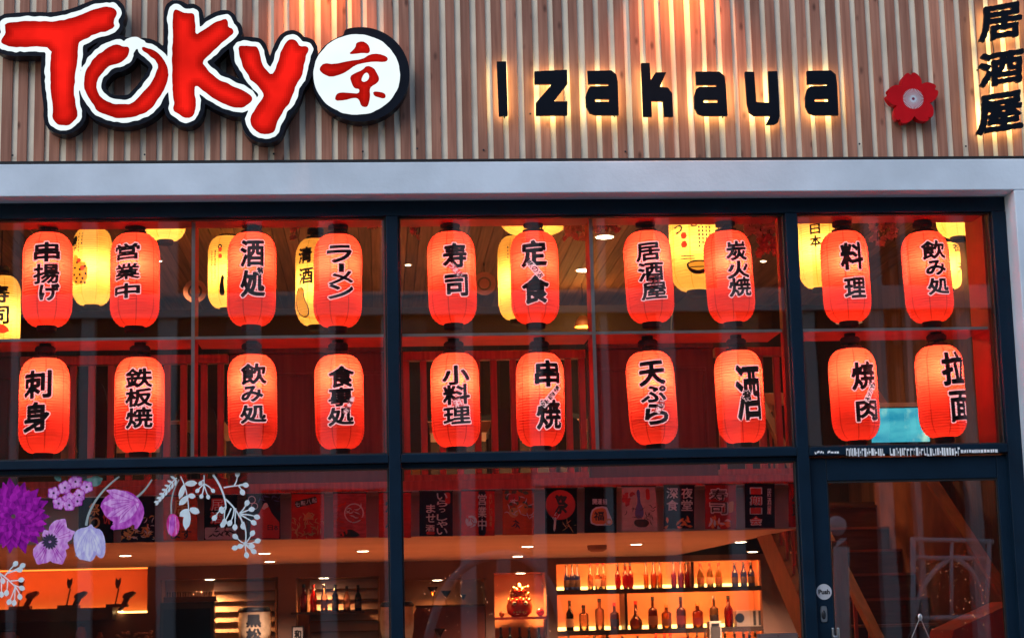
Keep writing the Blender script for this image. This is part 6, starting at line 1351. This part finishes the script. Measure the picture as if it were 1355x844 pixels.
berries(d, [bez((310, 642), (314, 636), (314, 629), 4), bez((316, 642), (320, 640), (323, 641), 4), bez((316, 643), (319, 646), (320, 649), 4), bez((299, 670), (290, 674), (285, 683), 5), bez((299, 670), (296, 678), (297, 688), 5), bez((299, 672), (292, 684), (293, 676), 4), bez((310, 672), (309, 684), (305, 690), 5), bez((312, 672), (311, 686), (311, 695), 5), bez((306, 672), (300, 686), (296, 692), 5), bez((317, 680), (330, 680), (338, 683), 5), bez((317, 680), (328, 686), (334, 690), 5), bez((317, 679), (324, 672), (326, 667), 5), bez((318, 682), (320, 690), (321, 694), 5), bez((317, 679), (330, 674), (331, 674), 5)], M['f_white'])
berries(d, [bez((325, 716), (325-1, 722), (a_, b_), 5) for a_, b_ in ((313, 711), (313, 724), (326, 732), (334, 728), (339, 716), (333, 707), (320, 722), (331, 722))], M['f_white'])
d.line('stem', bez((322, 690), (327, 704), (325, 716)), 2.2, M['f_white'])
d = sprig_decal(12, 765, 'white budded sprig decal below the large dahlia'); d.line('stem', bez((-12, 750), (10, 764), (22, 778)), 2.4, M['f_white'])
berries(d, [bez((6, 762), (14, 752), (19, 747), 5), bez((10, 758), (20, 754), (28, 749), 5), bez((12, 757), (18, 755), (24, 754), 4), bez((14, 768), (20, 768), (26, 767), 5), bez((10, 768), (10, 777), (9, 782), 5), bez((2, 766), (2, 775), (2, 784), 5), bez((20, 776), (17, 786), (13, 794), 5), bez((20, 777), (20, 788), (19, 795), 5), bez((21, 777), (26, 784), (26, 787), 5), bez((18, 773), (24, 776), (27, 777), 4), bez((-2, 757), (2, 762), (3, 766), 4)], M['f_white'])

# ------------------------------------------------------------------ across the street (seen only as reflections in the glass)
t = thing('street_building', 'pale town building across the street with white columns and dark windows', 'building', (0, -24, 0))
M['fac'] = basic('grey_blue_facade', (.030, .030, .034), .8, .1, 1); M['fac_w'] = basic('white_pilaster', (.50, .51, .54), .8, .06, 1); M['fac_d'] = basic('dark_opposite_glass', (.012, .014, .018), .2)
MB().box(-16, 24, -27, -24, -.12, 13).build('wall', M['fac'], t)
for px, wpx in ((-330, 22), (-210, 20), (-95, 22), (20, 9), (114, 18), (218, 24), (333, 20), (430, 20), (507, 9), (613, 22), (709, 17), (803, 9), (888, 20), (974, 20), (1085, 16), (1178, 20), (1222, 8), (1300, 18), (1420, 22), (1540, 20)):
    x = (px-497)/FPX*34.2; w = wpx/FPX*34.2/2; MB().box(x-w, x+w, -23.999, -23.7, -.1, 12.2).build('column', M['fac_w'], t)
for z, zh, q0, q1 in ((3.95, .45, -2.2, .15), (3.95, .45, 2.9, 8.3), (7.25, .45, -16, 24), (10.6, .4, -16, 24)): MB().box(q0, q1, -23.69, -23.55, z, z+zh).build('string_course', M['fac_w'], t)
for x in np.arange(-13, 21, 3.24):
    for z in (.4, 4.3, 6.6, 9.4): MB().box(x+.4, x+1.0, -23.998, -23.95, z, z+1.9).build('window', M['fac_d'], t)
def mir(px, py, d=12.0): p = P(px, py, d); return Vector((p.x, -d, p.z))
t = thing('iron_railing', 'white ornamental street railing with a pointed arch across the road', 'railing', mir(1262, 844)); M['rail_white'] = basic('white_paint_iron', (.72, .72, .78), .5, .05, 3)
def bar(pts, r): MB().tube([mir(*q) for q in pts], r, 8).build('rail_bar', M['rail_white'], t, True)
bar([(1208, 712), (1318, 716)], .03); bar([(1210, 737), (1306, 738)], .028); bar([(1211, 712), (1213, 900)], .035); bar([(1312, 718), (1306, 900)], .03); bar([(1263, 714), (1263, 818)], .022); bar([(1210, 818), (1308, 816)], .03)
bar(bez((1214, 815), (1222, 758), (1265, 737), 14), .032); bar(bez((1265, 737), (1300, 750), (1306, 812), 14), .032); bar([(1213, 900), (1308, 900)], .03)
t = thing('street_globe_lamp', 'white globe lamp on a pale post across the road', 'lamp', mir(1112, 900)); c = mir(1110, 694); MB().sphere(c, .125, 18).build('globe', M['rail_white'], t, True); MB().tube([mir(1113, 712), mir(1116, 716)], [.03, .09], 12).build('lamp_collar', M['rail_white'], t); MB().tube([mir(1116, 722), mir(1120, 990)], .10, 12).build('post', M['rail_white'], t)
t = thing('iron_arch', 'grey wrought iron arch on a post across the road', 'arch', mir(660, 850)); M['arch_grey'] = basic('grey_iron', (.40, .40, .42), .5)
MB().tube([mir(*q) for q in bez((566, 850), (585, 735), (668, 733), 16)], .055, 8).build('arch_bar', M['arch_grey'], t, True); MB().tube([mir(*q) for q in bez((668, 733), (735, 735), (748, 850), 16)], .055, 8).build('arch_bar', M['arch_grey'], t, True); MB().tube([mir(667, 734), mir(667, 760)], .09, 8).build('arch_boss', M['arch_grey'], t)
MB().tube([mir(566, 850), mir(566, 1000)], .05, 8).build('post', M['arch_grey'], t); MB().tube([mir(748, 850), mir(748, 1000)], .05, 8).build('post', M['arch_grey'], t)
rr = random.Random(21); mb = MB()
for _ in range(70): q = mir(rr.uniform(1214, 1308), rr.uniform(742, 836), 11.8); mb.sphere(q, rr.uniform(.003, .0065), 6)
for _ in range(60): q = mir(rr.uniform(560, 740), rr.uniform(755, 840), 11.8); mb.sphere(q, rr.uniform(.003, .006), 6)
tag(mb.build('fairy_lights', emit('fairy_light', (1, .40, .2), 8)), 'scattered warm fairy lights strung on the railings across the road', 'fairy lights', kind='stuff')
